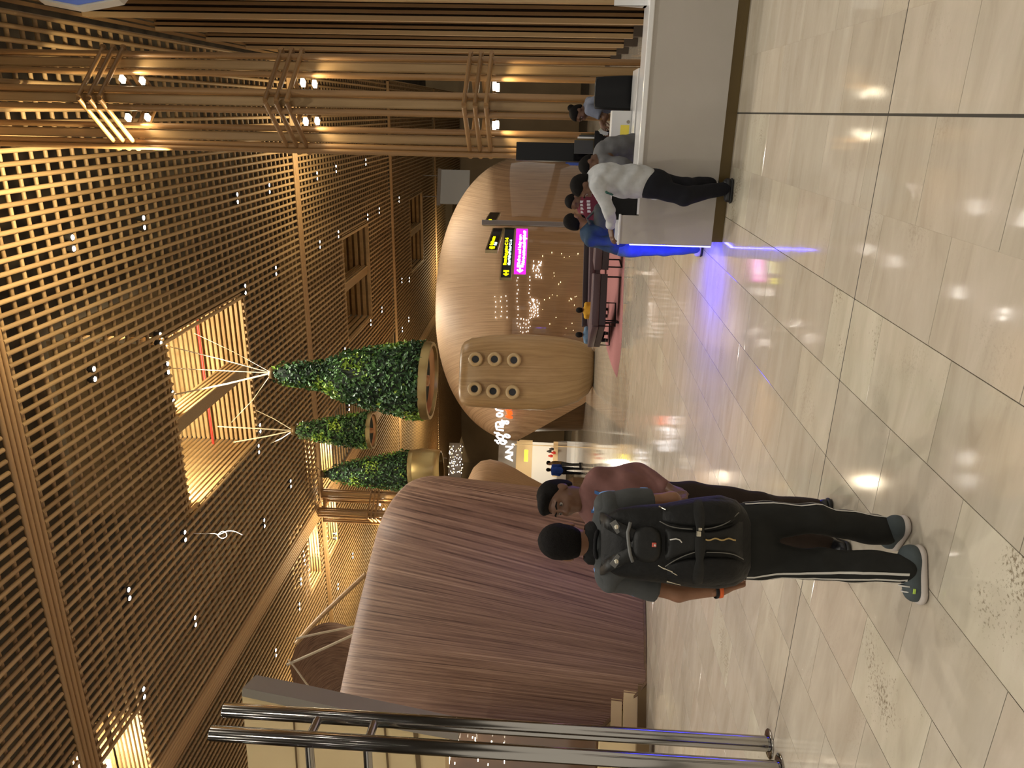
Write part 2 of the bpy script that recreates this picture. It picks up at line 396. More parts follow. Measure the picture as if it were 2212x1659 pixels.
# ================================================================== cane columns
def column(s, t, label, lamps=True, upl=True):
    base = gp(s, t, 0); col = empty('bamboo_column', base, label, 'column', 'bamboo columns')
    R3 = Matrix.Rotation(GROT, 3, 'Z')
    def w(x, y, z): return base + R3 @ Vector((x, y, z))
    hubs = [(0.05, -0.56), (0.52, 0.0), (-0.42, 0.0), (0.05, 0.56)]
    for (x, y) in hubs:
        b = MB(); b.box(w(x, y, H/2), (0.125, 0.125, H), GROT, 0.02); b.build('core_board', M_COLB, col)
        ang = math.atan2(y, x-0.05)
        for (du, dv, r) in ((0.115, -0.075, 0.041), (-0.115, -0.075, 0.041), (0.115, 0.085, 0.036), (-0.115, 0.085, 0.036)):
            ca, sa = (1, 0) if abs(y) > 0.1 else (1, 0)
            inst('bamboo_pole', CANEC, rod_matrix(w(x+du, y+dv, 0), w(x+du, y+dv, H), r), col)
    inst('bamboo_pole', CANEC, rod_matrix(w(-0.60, -0.12, 0), w(-0.60, -0.12, H), 0.036), col)
    for zt in (2.75, 5.38, 7.92):
        tie = empty('tie', w(0, 0, zt), parent=col)
        for i in range(3):
            z = zt + 0.145*(i-1)
            for (p, q) in ((0, 1), (1, 3), (3, 2), (2, 0)):
                A, B = Vector(hubs[p]), Vector(hubs[q]); d = (B-A).normalized()
                A2, B2 = A - d*0.16 + Vector((d.y, -d.x))*0.15, B + d*0.16 + Vector((d.y, -d.x))*0.15
                inst('tie_rod', CANEC, rod_matrix(w(A2.x, A2.y, z), w(B2.x, B2.y, z), 0.032), tie)
        if lamps:
            for (x, y) in ((0.30, -0.26), (-0.20, -0.26), (0.30, 0.26), (-0.20, 0.26)):
                lb = MB(); lb.box(w(x, y, zt-0.21), (0.08, 0.08, 0.05), GROT + 0.6); lb.build('tie_lamp', M_LAMPW, tie)
            for (x, y) in ((0.33, -0.22), (-0.24, -0.22)):
                link_light('tie_light', 'SPOT', w(x, y, zt-0.27), 9, (1.0, 0.80, 0.50), tie, spot_size=2.6, spot_blend=0.8, shadow_soft_size=0.05)
    if upl:
        for (x, y) in ((-1.0, 0.5), (-0.9, -0.4)):
            pass
    return col
column(SB[1]+0.9, 0.0, 'tall bamboo pole column with lit ties behind the white service counter')
column(SB[2], -14.05, 'golden bamboo pole column rising behind the near brown kiosk')
# uplights at the column heads, and unseen fill spots added to brighten the ceiling
for (s, t, e) in ((SB[1]+0.9, 0.0, 420), (SB[2], -14.05, 420), (SB[3], -14.05, 420), (SB[2], 0.0, 300), (SB[2]+3.2, -17.0, 420), (SB[2]+9, -19.0, 420), (SB[2]-4, -17.5, 300), (SB[4], -9.0, 420), (SB[3]+6, -17.0, 420)):
    for dx in (-0.9,):
        link_light('column_or_fill_uplight', 'SPOT', gp(s-0.2, t+dx, 7.2), e*1.0, (1.0, 0.80, 0.48), None, rot=(math.pi, 0, 0), spot_size=2.7, spot_blend=1.0, shadow_soft_size=0.12)

# ================================================================== slatted fins along the right side, cane soffit above them
wall_r = empty('wall_right', gp(18, 1.35, 0), kind='structure')
FS = bpy.data.meshes.new('fin_slat'); FS.from_pydata([tuple(v) for v in sb_.v], [], sb_.f); FS.materials.append(M_FIN); FS.update()
M_FINE = bamboo('fin_edge_lit', (0.40, 0.27, 0.13), (0.55, 0.39, 0.21), 0.4); M_FINB = mat('fin_back_shade', (0.07, 0.04, 0.016), 0.6)  # edge slat lightened as if lit, back panel darkened as shade between slats
FE = bpy.data.meshes.new('fin_edge_slat_lit'); FE.from_pydata([tuple(v) for v in sb_.v], [], sb_.f); FE.materials.append(M_FINE); FE.update()
for s0 in (11.0, 13.4, 15.8, 18.05, 20.3, 22.7, 25.2, 27.8):
    fin = empty('slat_fin', gp(s0, 1.9, 0), parent=wall_r)
    bx = MB(); bx.box(gp(s0, 2.2, 0.15), (1.66, 0.2, 0.3), GROT); bx.build('plinth', M_BASE, fin)
    n = 16
    for k in range(n):
        tt = 1.38 + 0.095*k
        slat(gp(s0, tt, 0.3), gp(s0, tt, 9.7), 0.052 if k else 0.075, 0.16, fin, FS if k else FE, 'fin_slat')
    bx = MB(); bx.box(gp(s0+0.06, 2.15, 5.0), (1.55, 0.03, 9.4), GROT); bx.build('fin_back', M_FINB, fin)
for k in range(20):
    tt = 1.36 + 0.09*k
    slat(gp(4, tt, 9.72), gp(31, tt, 9.72), 0.055, 0.05, wall_r, FS, 'soffit_slat')

# ================================================================== twin downlights in the ceiling
DL = bpy.data.meshes.new('lamp_lens'); l_ = MB(); l_.lathe([(0.0, -0.004), (0.042, -0.004), (0.046, 0.004), (0.046, 0.03)], 12); DL.from_pydata([tuple(v) for v in l_.v], [], l_.f); DL.materials.append(M_LAMP); DL.update()
DR = bpy.data.meshes.new('lamp_housing'); l_ = MB(); l_.lathe([(0.05, -0.006), (0.062, -0.006), (0.066, 0.02), (0.06, 0.12), (0.0, 0.12)], 12); DR.from_pydata([tuple(v) for v in l_.v], [], l_.f); DR.materials.append(M_HOUS); DR.update()
ORD = ['first', 'second', 'third', 'fourth', 'fifth', 'sixth', 'seventh', 'eighth', 'ninth', 'tenth', 'eleventh', 'twelfth', 'thirteenth', 'fourteenth', 'fifteenth', 'sixteenth', 'seventeenth', 'eighteenth']
def downlight(p, energy, label='twin white downlight among the bamboo ceiling rods over the near floor', size=1.9):
    e = empty('twin_downlight', p, label, 'ceiling light', 'twin downlights in the bamboo ceiling')
    for sg in (-1, 1):
        q = Vector(p) + D2*(0.095*sg) + D1*(0.01*sg)
        inst('lamp_housing', DR, Matrix.Translation(q), e); inst('lamp_lens', DL, Matrix.Translation(q), e)
    if energy: link_light('downlight_beam', 'SPOT', Vector(p) - Vector((0, 0, 0.03)), energy, WARM, e, spot_size=size, spot_blend=0.9, shadow_soft_size=0.09)
    return e
seen = [(158, 525), (311, 481), (513, 428), (582, 407), (596, 585), (530, 625), (204, 808), (562, 925), (559, 970), (628, 1045), (571, 1130), (400, 1158),
        (279, 1283), (422, 1342), (311, 1497), (596, 1410), (647, 1310), (762, 1200), (726, 1158), (730, 1267), (685, 380), (726, 365), (790, 350),
        (731, 506), (794, 469), (819, 455), (862, 431), (691, 528), (825, 669), (801, 697), (868, 606), (884, 604), (869, 712), (883, 690), (745, 758), (754, 880), (650, 1256)]
bays = {}
for (x, y) in seen:
    p = lev(x, y, H-0.05); s_, t_ = gst(p)
    bay = ('nearest' if s_ < SB[2] else 'second' if s_ < SB[3] else 'third') if t_ > -14.05 else ('left side' if s_ < SB[2] else 'far left')
    bays.setdefault(bay, []).append((y, p))
for bay, ls in bays.items():                                   # in each bay counted from the bamboo column on the right
    for i, (y, p) in enumerate(sorted(ls, key=lambda q: q[0])):
        downlight(p, P_DOWN*(1.0 if p.dot(FH) < 30 else 1.3), 'twin white downlight in the %s ceiling bay, %s from the right' % (bay, ORD[i]))
for (x, y, n_) in ((347, 732, 'right'), (363, 795, 'middle'), (374, 857, 'left')):          # brighter lamps at the rim of the near light well
    p = lev(x, y, H-0.02); downlight(p, P_DOWN*1.2, 'brighter twin downlight at the near rim of the lit ceiling well, %s one' % n_)
for s in (7.4, 3.6, -0.4, -4.4):                              # the same lamps go on over and behind the camera
    for t in (-14.0, -9.5, -5.0, -0.8, 3.6): downlight(gp(s, t, H-0.05), P_DOWN*1.15)
# ================================================================== kiosks clad in fine canes
def cane_skin(name, c_dark, c_mid, c_light, rough=0.5, scale=14.0, glaze=False):
    """cladding of thin canes: each cane tinted by the 'tint' attribute, long streaks and node marks by noise"""
    m = mat(name, c_mid, rough)
    a = N(m, 'ShaderNodeAttribute', attribute_name='tint'); uv = N(m, 'ShaderNodeAttribute', attribute_name='run')
    cb = N(m, 'ShaderNodeCombineXYZ'); L(m, a.outputs['Fac'], cb.inputs[0]); L(m, uv.outputs['Fac'], cb.inputs[1])
    mp = N(m, 'ShaderNodeMapping'); mp.inputs['Scale'].default_value = (scale, 1.1, 1); L(m, cb.outputs[0], mp.inputs[0])
    nz = N(m, 'ShaderNodeTexNoise', Scale=1.0, Detail=5.0, Roughness=0.6); L(m, mp.outputs[0], nz.inputs['Vector'])
    mp2 = N(m, 'ShaderNodeMapping'); mp2.inputs['Scale'].default_value = (scale*7, 0.25, 1); L(m, cb.outputs[0], mp2.inputs[0])
    n2 = N(m, 'ShaderNodeTexNoise', Scale=1.0, Detail=2.0); L(m, mp2.outputs[0], n2.inputs['Vector'])
    ad = N(m, 'ShaderNodeMath', operation='ADD'); L(m, nz.outputs['Fac'], ad.inputs[0]); L(m, n2.outputs['Fac'], ad.inputs[1])
    hf = N(m, 'ShaderNodeMath', operation='MULTIPLY'); L(m, ad.outputs[0], hf.inputs[0]); hf.inputs[1].default_value = 0.5
    r = ramp(m, [(0.36, c_dark), (0.5, c_mid), (0.64, c_light)]); L(m, hf.outputs[0], r.inputs[0]); L(m, r.outputs[0], bsdf(m).inputs['Base Color'])
    if glaze:   # where a sheet of glass covers the canes (attribute 'glaze'): clear coat, canes behind it darker
        ga = N(m, 'ShaderNodeAttribute', attribute_name='glaze'); L(m, ga.outputs['Fac'], bsdf(m).inputs['Coat Weight']); bsdf(m).inputs['Coat Roughness'].default_value = 0.03
        mx = N(m, 'ShaderNodeMixRGB', blend_type='MULTIPLY'); L(m, ga.outputs['Fac'], mx.inputs[0]); L(m, r.outputs[0], mx.inputs[1]); mx.inputs[2].default_value = (0.56, 0.48, 0.40, 1); L(m, mx.outputs[0], bsdf(m).inputs['Base Color'])
    return m
M_KL = cane_skin('kiosk_cane_brown', (0.085, 0.038, 0.02), (0.26, 0.145, 0.088), (0.42, 0.265, 0.165), 0.6, 18.0)
M_KC = cane_skin('kiosk_cane_tan', (0.27, 0.16, 0.08), (0.45, 0.29, 0.16), (0.60, 0.41, 0.245), 0.65, 26.0, glaze=True)
M_CORE = noisy('kiosk_core', (0.10, 0.055, 0.022), (0.17, 0.095, 0.04), (6, 6, 0.5), 2.0, 0.5)
M_CREAM = noisy('cream_panel', (0.68, 0.52, 0.26), (0.73, 0.57, 0.30), (1, 1, 1), 1.0, 0.5)
M_GREY = mat('grey_edge', (0.25, 0.22, 0.17), 0.5)
M_PLINTH = mat('bronze_plinth', (0.14, 0.085, 0.03), 0.4, metal=0.3)
def set_attr(o, name, vals):
    a = o.data.attributes.new(name, 'FLOAT', 'POINT'); a.data.foreach_set('value', vals)
def catmull(pts, n):
    """n samples through a list of vectors"""
    out = []; k = len(pts)-1
    for i in range(n):
        u = i/(n-1)*k; j = min(int(u), k-1); f = u - j
        p0, p1, p2, p3 = pts[max(j-1, 0)], pts[j], pts[j+1], pts[min(j+2, k)]
        out.append(0.5*((2*p1) + (p2-p0)*f + (2*p0-5*p1+4*p2-p3)*f*f + (3*p1-p0-3*p2+p3)*f*f*f))
    return out
# ---- near kiosk on the left: a curving cane wall, rounded over at the top
KT = [(712, 1640), (722, 1560), (738, 1480), (755, 1400), (770, 1330), (786, 1265), (803, 1195), (821, 1130), (848, 1080), (880, 1046), (918, 1031), (962, 1028)]
KB = [(1200, 1668), (1262, 1608), (1326, 1545), (1394, 1478), (1394, 1430), (1394, 1385), (1393, 1340), (1391, 1285), (1386, 1215), (1379, 1150), (1372, 1105), (1362, 1077)]
strips = []
for i, ((tx, ty), (bx_, by)) in enumerate(zip(KT, KB)):
    if i < 3: b = at(bx_, by, 11.42 - 0.09*(3-i))
    else: b = lev(bx_, by, 0.02)
    d = b.dot(FH); top = at(tx, ty, d + 1.15)
    mid = at(tx + (bx_-tx)*0.55, ty + (by-ty)*0.50, d + 0.02)
    sh = at(tx + 4, ty + 2, d + 0.12)
    strips.append([b, mid, sh, top, top + FH*0.7 - RH*1.1 - Vector((0, 0, 0.45))])
NS, NR = 171, 22
ctl = [catmull([s_[k] for s_ in strips], NS) for k in range(5)]
kl = empty('cane_kiosk', lev(1394, 1400), 'near kiosk with a curving wall of reddish brown canes left of the two men', 'kiosk')
mb = MB(); tn, rn = [], []
def kpt(i, h):
    b, m_, s_, t_, e_ = (ctl[k][i] for k in range(5))
    if h <= 1:
        u = 1-h; c1 = b + (m_-b)*0.9
        return b*u**3 + c1*(3*u*u*h) + s_*(3*u*h*h) + t_*h**3
    return t_ + (e_-t_)*(h-1)
hs = [j/NR for j in range(NR+1)] + [1.3, 1.7, 2.0]
cols = []
for i in range(NS):
    j = min(i+1, NS-1)
    nrm = (kpt(j, 0.5) - kpt(max(i-1, 0), 0.5)).cross(Vector((0, 0, 1))).normalized()
    if nrm.dot(FH) > 0: nrm = -nrm
    cols.append([kpt(i, h) for h in hs])
    tv_ = i/NS
    cols.append([kpt(i, h) + (kpt(j, h)-kpt(i, h))*0.5 + nrm*0.016 for h in hs])
W_ = len(cols)
mb.grid([[cols[c][r] for c in range(W_)] for r in range(len(hs))])
for r in range(len(hs)):
    for c in range(W_): tn.append((c//2)/NS*12.0); rn.append(hs[r]*3.0)
o = mb.build('cane_cladding', M_KL, kl, smooth=True); o['kind'] = 'stuff'; set_attr(o, 'tint', tn); set_attr(o, 'run', rn)
# hem board along the bottom and the cut corner, return wall and roof behind
mb = MB(); mb.tube([kpt(i, 0.0) + Vector((0, 0, 0.0)) for i in range(0, NS, 6)], 0.03, 6); mb.build('hem', M_CORE, kl)
mb = MB()
right = kpt(NS-1, 0); rt = kpt(NS-1, 1)
mb.grid([[kpt(NS-1, h) for h in hs[:23]], [Vector((kpt(NS-1, h).x, kpt(NS-1, h).y, kpt(NS-1, h).z)) + FH*4 - RH*1.5 for h in hs[:23]]])
mb.build('side_wall', M_CORE, kl)
mb = MB(); a, b = at(1300, 1300, 12.9), at(1300, 1700, 12.0)
mb.box(((a+b)/2).xy.to_3d() + Vector((0, 0, 0.95)), ((a-b).length + 1.0, 0.1, 1.9), math.atan2((a-b).y, (a-b).x)); mb.build('back_panel', M_CREAM, kl)
# low cream shelf front with bronze plinth under the cut corner
mb = MB(); a, b = lev(1397, 1478), lev(1394, 1690)
for (n_, z0, z1, off, m_) in (('plinth', 0.0, 0.13, 0.0, M_PLINTH), ('lower_panel', 0.13, 0.34, 0.03, M_CREAM), ('upper_panel', 0.36, 0.52, 0.07, M_CREAM)):
    q = MB(); c = (a+b)/2 + FH*(0.06+off); q.box((c.x, c.y, (z0+z1)/2), ((a-b).length, 0.12, z1-z0), math.atan2((a-b).y, (a-b).x)); q.build(n_, m_, kl)
# brown hoop kiosk further back, seen over the near one, with pale ropes
kb = empty('woven_hoop_kiosk', at(760, 1420, 16).xy.to_3d(), 'dark brown woven hoop shape behind the near kiosk roof', 'kiosk')
mb = MB(); rows = []; tn, rn = [], []
prof = [(626, 1440), (640, 1395), (668, 1362), (705, 1345), (750, 1352), (800, 1385)]
edge = [(1000, 1470), (1000, 1440), (1000, 1415), (1000, 1395), (1000, 1395), (1000, 1410)]
P0 = catmull([at(x, y, 15.5) for x, y in prof], 24)
for i, p in enumerate(P0):
    rows.append([p + FH*(0.2*k) - RH*(0.42*k) - Vector((0, 0, 0.02*k*k)) for k in range(10)])
    for k in range(10): tn.append(k*0.8); rn.append(i*0.25)
mb.grid(rows); o = mb.build('woven_skin', M_KL, kb, smooth=True); set_attr(o, 'tint', tn); set_attr(o, 'run', rn)
sk = MB(); c_ = at(760, 1480, 16.2); sk.box(Vector((c_.x, c_.y, 3.3)), (3.6, 0.2, 4.6), GA); sk.build('inner_wall', M_CORE, kb)
M_ROPE = noisy('pale_rope', (0.55, 0.45, 0.30), (0.75, 0.65, 0.47), (30, 30, 30), 4.0, 0.8)
for k, pl in enumerate(([(640, 1380), (655, 1376), (700, 1366), (768, 1353)], [(620, 1436), (690, 1405), (762, 1372)], [(622, 1424), (640, 1446), (660, 1474), (676, 1494)], [(640, 1390), (690, 1335), (790, 1240)])):
    mb = MB(); mb.tube(catmull([at(x, y, 14.2 + (1.0 if k == 3 else 0)) for x, y in pl], 10), (0.022, 0.026, 0.018, 0.05)[k], 8)
    mb.build('rope', M_ROPE if k < 3 else M_BEAM, kb)
# ---- big rounded kiosk in the middle
kc = empty('cane_kiosk', at(1255, 650, 36).xy.to_3d(), 'large rounded tan cane kiosk in the middle of the hall behind the signs', 'kiosk')
cl, cr = at(1185, 962, 35.5), at(1200, 335, 35.5)
CC = ((cl+cr)/2 + FH*1.0).xy.to_3d(); HW = (cl-cr).length/2*0.985; HD = 4.6; HT = 7.35; Z1 = 3.0
def kc_pt(phi, h, inset=0.0, hem=True):
    c, s = math.cos(phi), math.sin(phi); e = 2/2.7
    x, y = math.copysign(abs(c)**e, c)*(HW-inset), -math.copysign(abs(s)**e, s)*(HD-inset)
    zh = 0.0
    if hem:
        u = -x/HW
        if u > 0.72 and y < 2.5: zh = min(1.0, (u-0.72)/0.26)*3.0
    z = zh + (HT-inset-zh)*h
    k = 1.0
    if z > Z1:
        q = min(1.0, (z-Z1)/(HT-inset-Z1)); k = max(0.0, 1-q**2.1)**(1/2.1)
    k = k*(1.0 - 0.03*(1-min(z/Z1, 1)))
    return CC + RH*(x*k + 0.25*(1-k)*x*0) + FH*(y*k) + Vector((0, 0, z))
NP, NZ = 300, 56
hz = [1-(1-j/NZ)**1.7 for j in range(NZ+1)]
mb = MB(); rows = []; tn, rn, gz = [], [], []
for j, h in enumerate(hz):
    rows.append([kc_pt(2*math.pi*i/NP, h) for i in range(NP)])
    for p_ in rows[-1]:
        l_, f_ = (p_-CC).dot(RH), (p_-CC).dot(FH); tn.append(math.atan2(l_, f_+10.0)*9.0 + math.atan2(l_, 5.5-f_)*3.0); rn.append(h*4)
        gz.append(min(1.0, max(0.0, (4.0 + 0.16*l_ - p_.z)*3.0))*min(1.0, max(0.0, (l_+2.6)*2))*(1.0 if f_ < 1.5 else 0.0))
mb.grid(rows, closed=True)
o = mb.build('cane_cladding', M_KC, kc, smooth=True); o['kind'] = 'stuff'; set_attr(o, 'glaze', gz); set_attr(o, 'tint', tn); set_attr(o, 'run', rn)
mb = MB(); mb.grid([[kc_pt(2*math.pi*i/80, h*0.46, 0.45, False) for i in range(80)] for h in (0, 0.5, 1)], closed=True); mb.build('inner_wall', M_CORE, kc, smooth=True)
# thin seams of the glazed band
for k in range(9):
    phi = math.radians(200 + 14.5*k) if False else None
# lettering on its left shoulder, hand-drawn glowing strokes
M_GLOW = mat('white_letter_glow', (1, 1, 1), 0.4, emit=(1.0, 0.98, 1.0), es=0.75)
M_GLOWR = mat('red_letter_glow', (1, 0.2, 0.05), 0.4, emit=(1.0, 0.09, 0.01), es=0.55)
def lp(cx, cy, rx, ry, a0=0, a1=360, n=14, tilt=0.0):
    r = []
    for i in range(n+1):
        a = math.radians(a0 + (a1-a0)*i/n); x, y = rx*math.cos(a), ry*math.sin(a)
        r.append((cx + x*math.cos(tilt) - y*math.sin(tilt), cy + x*math.sin(tilt) + y*math.cos(tilt)))
    return r
strokes_w = [[(455, 305), (330, 285), (190, 245)], [(245, 275), (195, 235), (180, 190)], lp(320, 435, 105, 62),
             [(470, 995), (330, 975), (220, 955), (190, 850), (192, 730), (240, 700), (340, 690)], [(465, 880), (340, 865), (240, 855)], lp(395, 765, 70, 45, tilt=0.3), [(340, 690), (440, 720), (470, 770)],
             lp(575, 705, 60, 48), [(385, 625), (450, 665), (520, 660)],
             [(120, 1060), (190, 1085), (280, 1085), (330, 1125), (230, 1150), (205, 1200)], lp(345, 1222, 115, 68, tilt=0.2), lp(590, 1190, 95, 48, tilt=0.35),
             lp(430, 1420, 100, 55, tilt=0.25), [(140, 1340), (240, 1375), (225, 1420), (285, 1465)], [(270, 1335), (420, 1320), (540, 1365), (575, 1420)]]
strokes_r = [[(590, 218), (680, 225), (765, 242)], [(525, 262), (620, 290), (765, 320)], lp(670, 345, 90, 22, tilt=0.25), lp(680, 390, 85, 24, tilt=0.1), lp(655, 505, 120, 38, tilt=0.25), [(560, 470), (650, 500), (750, 520)]]
for (nm, sts, m_, r_, lab, dd) in (('letter_sign', strokes_w, M_GLOW, 0.042, 'glowing white script lettering on the left shoulder of the rounded kiosk', 0.0), ('letter_sign', strokes_r, M_GLOWR, 0.035, 'small glowing red script lettering under the white letters of the rounded kiosk', 0.0)):
    e = empty(nm, at(1100, 920, 33.4), lab, 'sign')
    for st_ in sts:
        mb = MB(); mb.tube([at(1060 + x/16.59, 870 + y/16.59, 32.25 + (y/16.59-10)/80*1.3) for x, y in st_], r_, 8); mb.build('stroke', m_, e, smooth=True)
    for (x, y) in ((1075, 900), (1090, 930), (1085, 950)): mb = MB(); mb.cyl(at(x, y, 32.5 + (y-880)/80*1.1), at(x, y, 35.2), 0.02, 6); mb.build('bracket', M_GREY, e)
# ---- ported pod standing in front of it
M_POD = cane_skin('pod_ply', (0.26, 0.16, 0.075), (0.36, 0.235, 0.11), (0.44, 0.30, 0.155), 0.4, 8.0)
M_RING = mat('pod_ring', (0.50, 0.37, 0.20), 0.3)
M_HOLE = mat('dark_hole', (0.01, 0.01, 0.012), 0.2)
pod = empty('ported_pod', at(1278, 800, 28).xy.to_3d(), 'rounded tan pod with two columns of round portholes standing before the big kiosk', 'pod')
tab = [(1281, 760, 834), (1272, 748, 850), (1250, 738, 868), (1215, 730, 880), (1180, 726, 886), (1120, 723, 885), (1060, 725, 881), (1020, 731, 878), (1005, 738, 874), (999, 746, 867), (996, 760, 855)]
mb = MB(); rows = []; tn, rn = [], []
for (x, yr, yl) in tab:
    a, b = at(x, yl, 28.2), at(x, yr, 28.2); c = (a+b)/2; w = (a-b).length/2; row = []
    for i in range(64):
        ph = 2*math.pi*i/64; cc, ss = math.cos(ph), math.sin(ph); e = 0.5
        row.append(c + RH*(math.copysign(abs(cc)**e, cc)*w) + FH*(math.copysign(abs(ss)**e, ss)*w*0.8))
        tn.append(abs(ph-math.pi)*1.4); rn.append(x*0.01)
    rows.append(row)
mb.grid(rows, closed=True); n0 = len(mb.v)
mb.f.append(tuple(range((len(tab)-1)*64, len(tab)*64))); mb.mi.append(0)
o = mb.build('pod_shell', M_POD, pod, smooth=True); set_attr(o, 'tint', tn); set_attr(o, 'run', rn)
for (x, y, sd) in ((1027, 776, 0), (1068, 776, 0), (1110, 778, 0), (1025, 840, 0), (1065, 845, 0), (1107, 847, 0), (1031, 728, 1), (1068, 726, 1), (1107, 726, 1)):
    d = FH*-1 if not sd else RH
    c = at(x, y, 26.97) if not sd else at(x, y, 28.0) - RH*0.1
    R4 = Matrix.Translation(c) @ frame_from(d, Vector((0, 0, 1))).to_4x4()
    po = MB(); po.lathe([(0.13, -0.04), (0.13, 0.02), (0.165, 0.06), (0.21, 0.065), (0.255, 0.03), (0.265, -0.12)], 24, R4); ring = po.build('porthole', M_RING, pod, smooth=True)
    ho = MB(); ho.lathe([(0.0, -0.005), (0.14, -0.005)], 24, R4); ho.build('opening', M_HOLE, ring)
# ---- mushroom-shaped kiosk and the lit shop far behind
kd = empty('cane_kiosk', at(1255, 1065, 33).xy.to_3d(), 'small flared brown kiosk peeping out between the near and the middle kiosk', 'kiosk')
mb = MB(); rows = []; tn, rn = [], []
for (x, hw) in ((1252, 8), (1215, 14), (1175, 30), (1140, 48), (1110, 66), (1080, 80), (1055, 86), (1035, 82), (1020, 68), (1010, 45), (1006, 15)):
    c = at(x, 1078, 31); w = hw/1600*31; row = []
    for i in range(48): ph = 2*math.pi*i/48; row.append(c + RH*w*math.cos(ph) + FH*w*math.sin(ph)); tn.append(abs(ph-math.pi)*3); rn.append(x*0.01)
    rows.append(row)
mb.grid(rows, closed=True); o = mb.build('cane_cladding', M_KC, kd, smooth=True); set_attr(o, 'tint', tn); set_attr(o, 'run', rn)
mb = MB(); c = at(1252, 1078, 31); mb.lathe([(0.9, 0.0), (0.9, 0.5), (0.5, 1.2)], 24, Matrix.Translation((c.x, c.y, 0))); mb.build('foot', M_CORE, kd)
M_SHOPW = mat('shop_wall_lit', (0.9, 0.87, 0.8), 0.5, emit=(1.0, 0.93, 0.8), es=0.10)  # glow in the material stands in for light on the shop wall
M_SHELF = mat('shop_shelf_glow', (0.70, 0.50, 0.26), 0.5, emit=(1.0, 0.68, 0.32), es=0.10)  # warm glow put into the shelf colour in place of shop lighting
M_YEL = mat('yellow_glow', (1, 0.9, 0.0), 0.5, emit=(1.0, 0.86, 0.02), es=0.9)
M_GREYW = mat('shop_header', (0.33, 0.29, 0.25), 0.5)
shop = empty('lit_shop', at(1250, 995, 44).xy.to_3d(), 'brightly lit shop front far down the hall past the rounded kiosk', 'shop')
def flat(name, x0, y0, x1, y1, d, th, m_, parent, sub=None):
    a, b = at(x1, y1, d), at(x0, y0, d); w = abs((a-b).dot(RH)); h = abs(a.z-b.z); c = (a+b)/2
    q = MB(); q.box(c + FH*(th/2), (w, th, h), GA); return q.build(name, m_, parent)
flat('back_wall', 1145, 955, 1205, 1060, 44, 0.2, M_SHOPW, shop)
flat('header', 1078, 950, 1112, 1060, 43.6, 0.2, M_GREYW, shop)
flat('fascia', 1112, 950, 1146, 1070, 43.8, 0.2, M_SHELF, shop)
flat('shelf', 1196, 955, 1206, 1030, 43.4, 0.5, M_SHELF, shop)
flat('counter', 1206, 955, 1222, 1040, 43.2, 0.8, mat('shop_counter', (0.42, 0.38, 0.34), 0.4), shop)
flat('counter', 1212, 955, 1250, 1020, 43.5, 0.8, M_SHOPW, shop)
flat('hanging_sign', 1133, 972, 1140, 997, 42.5, 0.1, M_YEL, shop)
flat('door_post', 1110, 961, 1255, 966, 43.0, 0.3, M_SHELF, shop)
mb = MB(); R4 = Matrix.Translation(at(1107, 996, 42.9)) @ Matrix((RH, Vector((0, 0, 1)), -FH)).transposed().to_4x4()
text_mesh(mb, 'AN,', R4, 0.62, 0.02, bold=0.02); mb.build('lettering', M_GLOW, shop)
for (x, y) in ((1196, 978), (1190, 985), (1192, 970), (1187, 975)):
    q = MB(); c = at(x, y, 42.8); q.lathe([(0.0, -0.12), (0.07, -0.12), (0.09, 0.0), (0.05, 0.1), (0.03, 0.16), (0.0, 0.16)], 10, Matrix.Translation(c)); q.build('display_bottle', M_RED if y > 975 else M_HOUS, shop)
link_light('shop_light', 'POINT', at(1150, 1000, 41), 60, (1.0, 0.9, 0.72), shop, shadow_soft_size=0.4)
# dark hall end and mezzanine edge far behind everything
M_END = noisy('far_wall', (0.30, 0.215, 0.115), (0.40, 0.29, 0.16), (1, 1, 1), 0.5, 0.6)
eb = MB(); eb.box((-8, 66, 6.4), (70, 0.4, 13), 0); tag(eb.build('wall_far', M_END), kind='structure')
eb = MB(); eb.box((-33, 30, 6.4), (0.4, 74, 13), 0); tag(eb.build('wall_left', M_END), kind='structure')
# pale ceiling-hung screen and a planter ledge beyond the column
scn = empty('pale_screen', at(970, 420, 46), 'pale grey hanging screen above the rounded kiosk beside the column', 'screen')
flat('panel', 950, 366, 1012, 441, 46, 0.15, mat('pale_screen_face', (0.36, 0.34, 0.29), 0.6, emit=(0.9, 0.85, 0.75), es=0.02), scn)
flat('rim', 946, 364, 950, 443, 45.9, 0.3, M_GREYW, scn)
for y in (380, 425): mb = MB(); a = at(948, y, 46); mb.cyl(a, Vector((a.x, a.y, 12.8)), 0.03, 8); mb.build('hanger', M_GREYW, scn)
# ---- chrome double post with rungs at the left edge
M_CHROME = mat('brushed_steel', (0.36, 0.34, 0.31), 0.14, metal=1.0)
gt = empty('steel_gate', lev(1672, 1628), 'tall double steel gate posts with two rungs at the left edge', 'gate')
def post(top, base):
    g = lev(*base); z = at(top[0], top[1], g.dot(FH)).z
    m_ = MB(); m_.lathe([(0.053, 0.0), (0.053, z-0.004), (0.050, z), (0.0, z)], 28, Matrix.Translation(g)); p = m_.build('post', M_CHROME, gt, auto=40)
    m_ = MB(); m_.lathe([(0.0, 0.0), (0.10, 0.0), (0.10, 0.008), (0.095, 0.012), (0.053, 0.012)], 28, Matrix.Translation(g)); m_.build('foot_plate', M_CHROME, p, auto=40)
    return g
gA = post((483, 1551), (1663, 1607)); gB = post((455, 1606), (1686, 1662))
for x in (690, 811):
    z = at(x, 1575, gA.dot(FH)).z; m_ = MB(); a = Vector((gA.x, gA.y, z)); b = Vector((gB.x, gB.y, z))
    m_.cyl(a, b, 0.031, 18); m_.cyl(b, b - RH*0.75 + FH*0.25, 0.031, 18); m_.build('rung', M_CHROME, gt, auto=40)
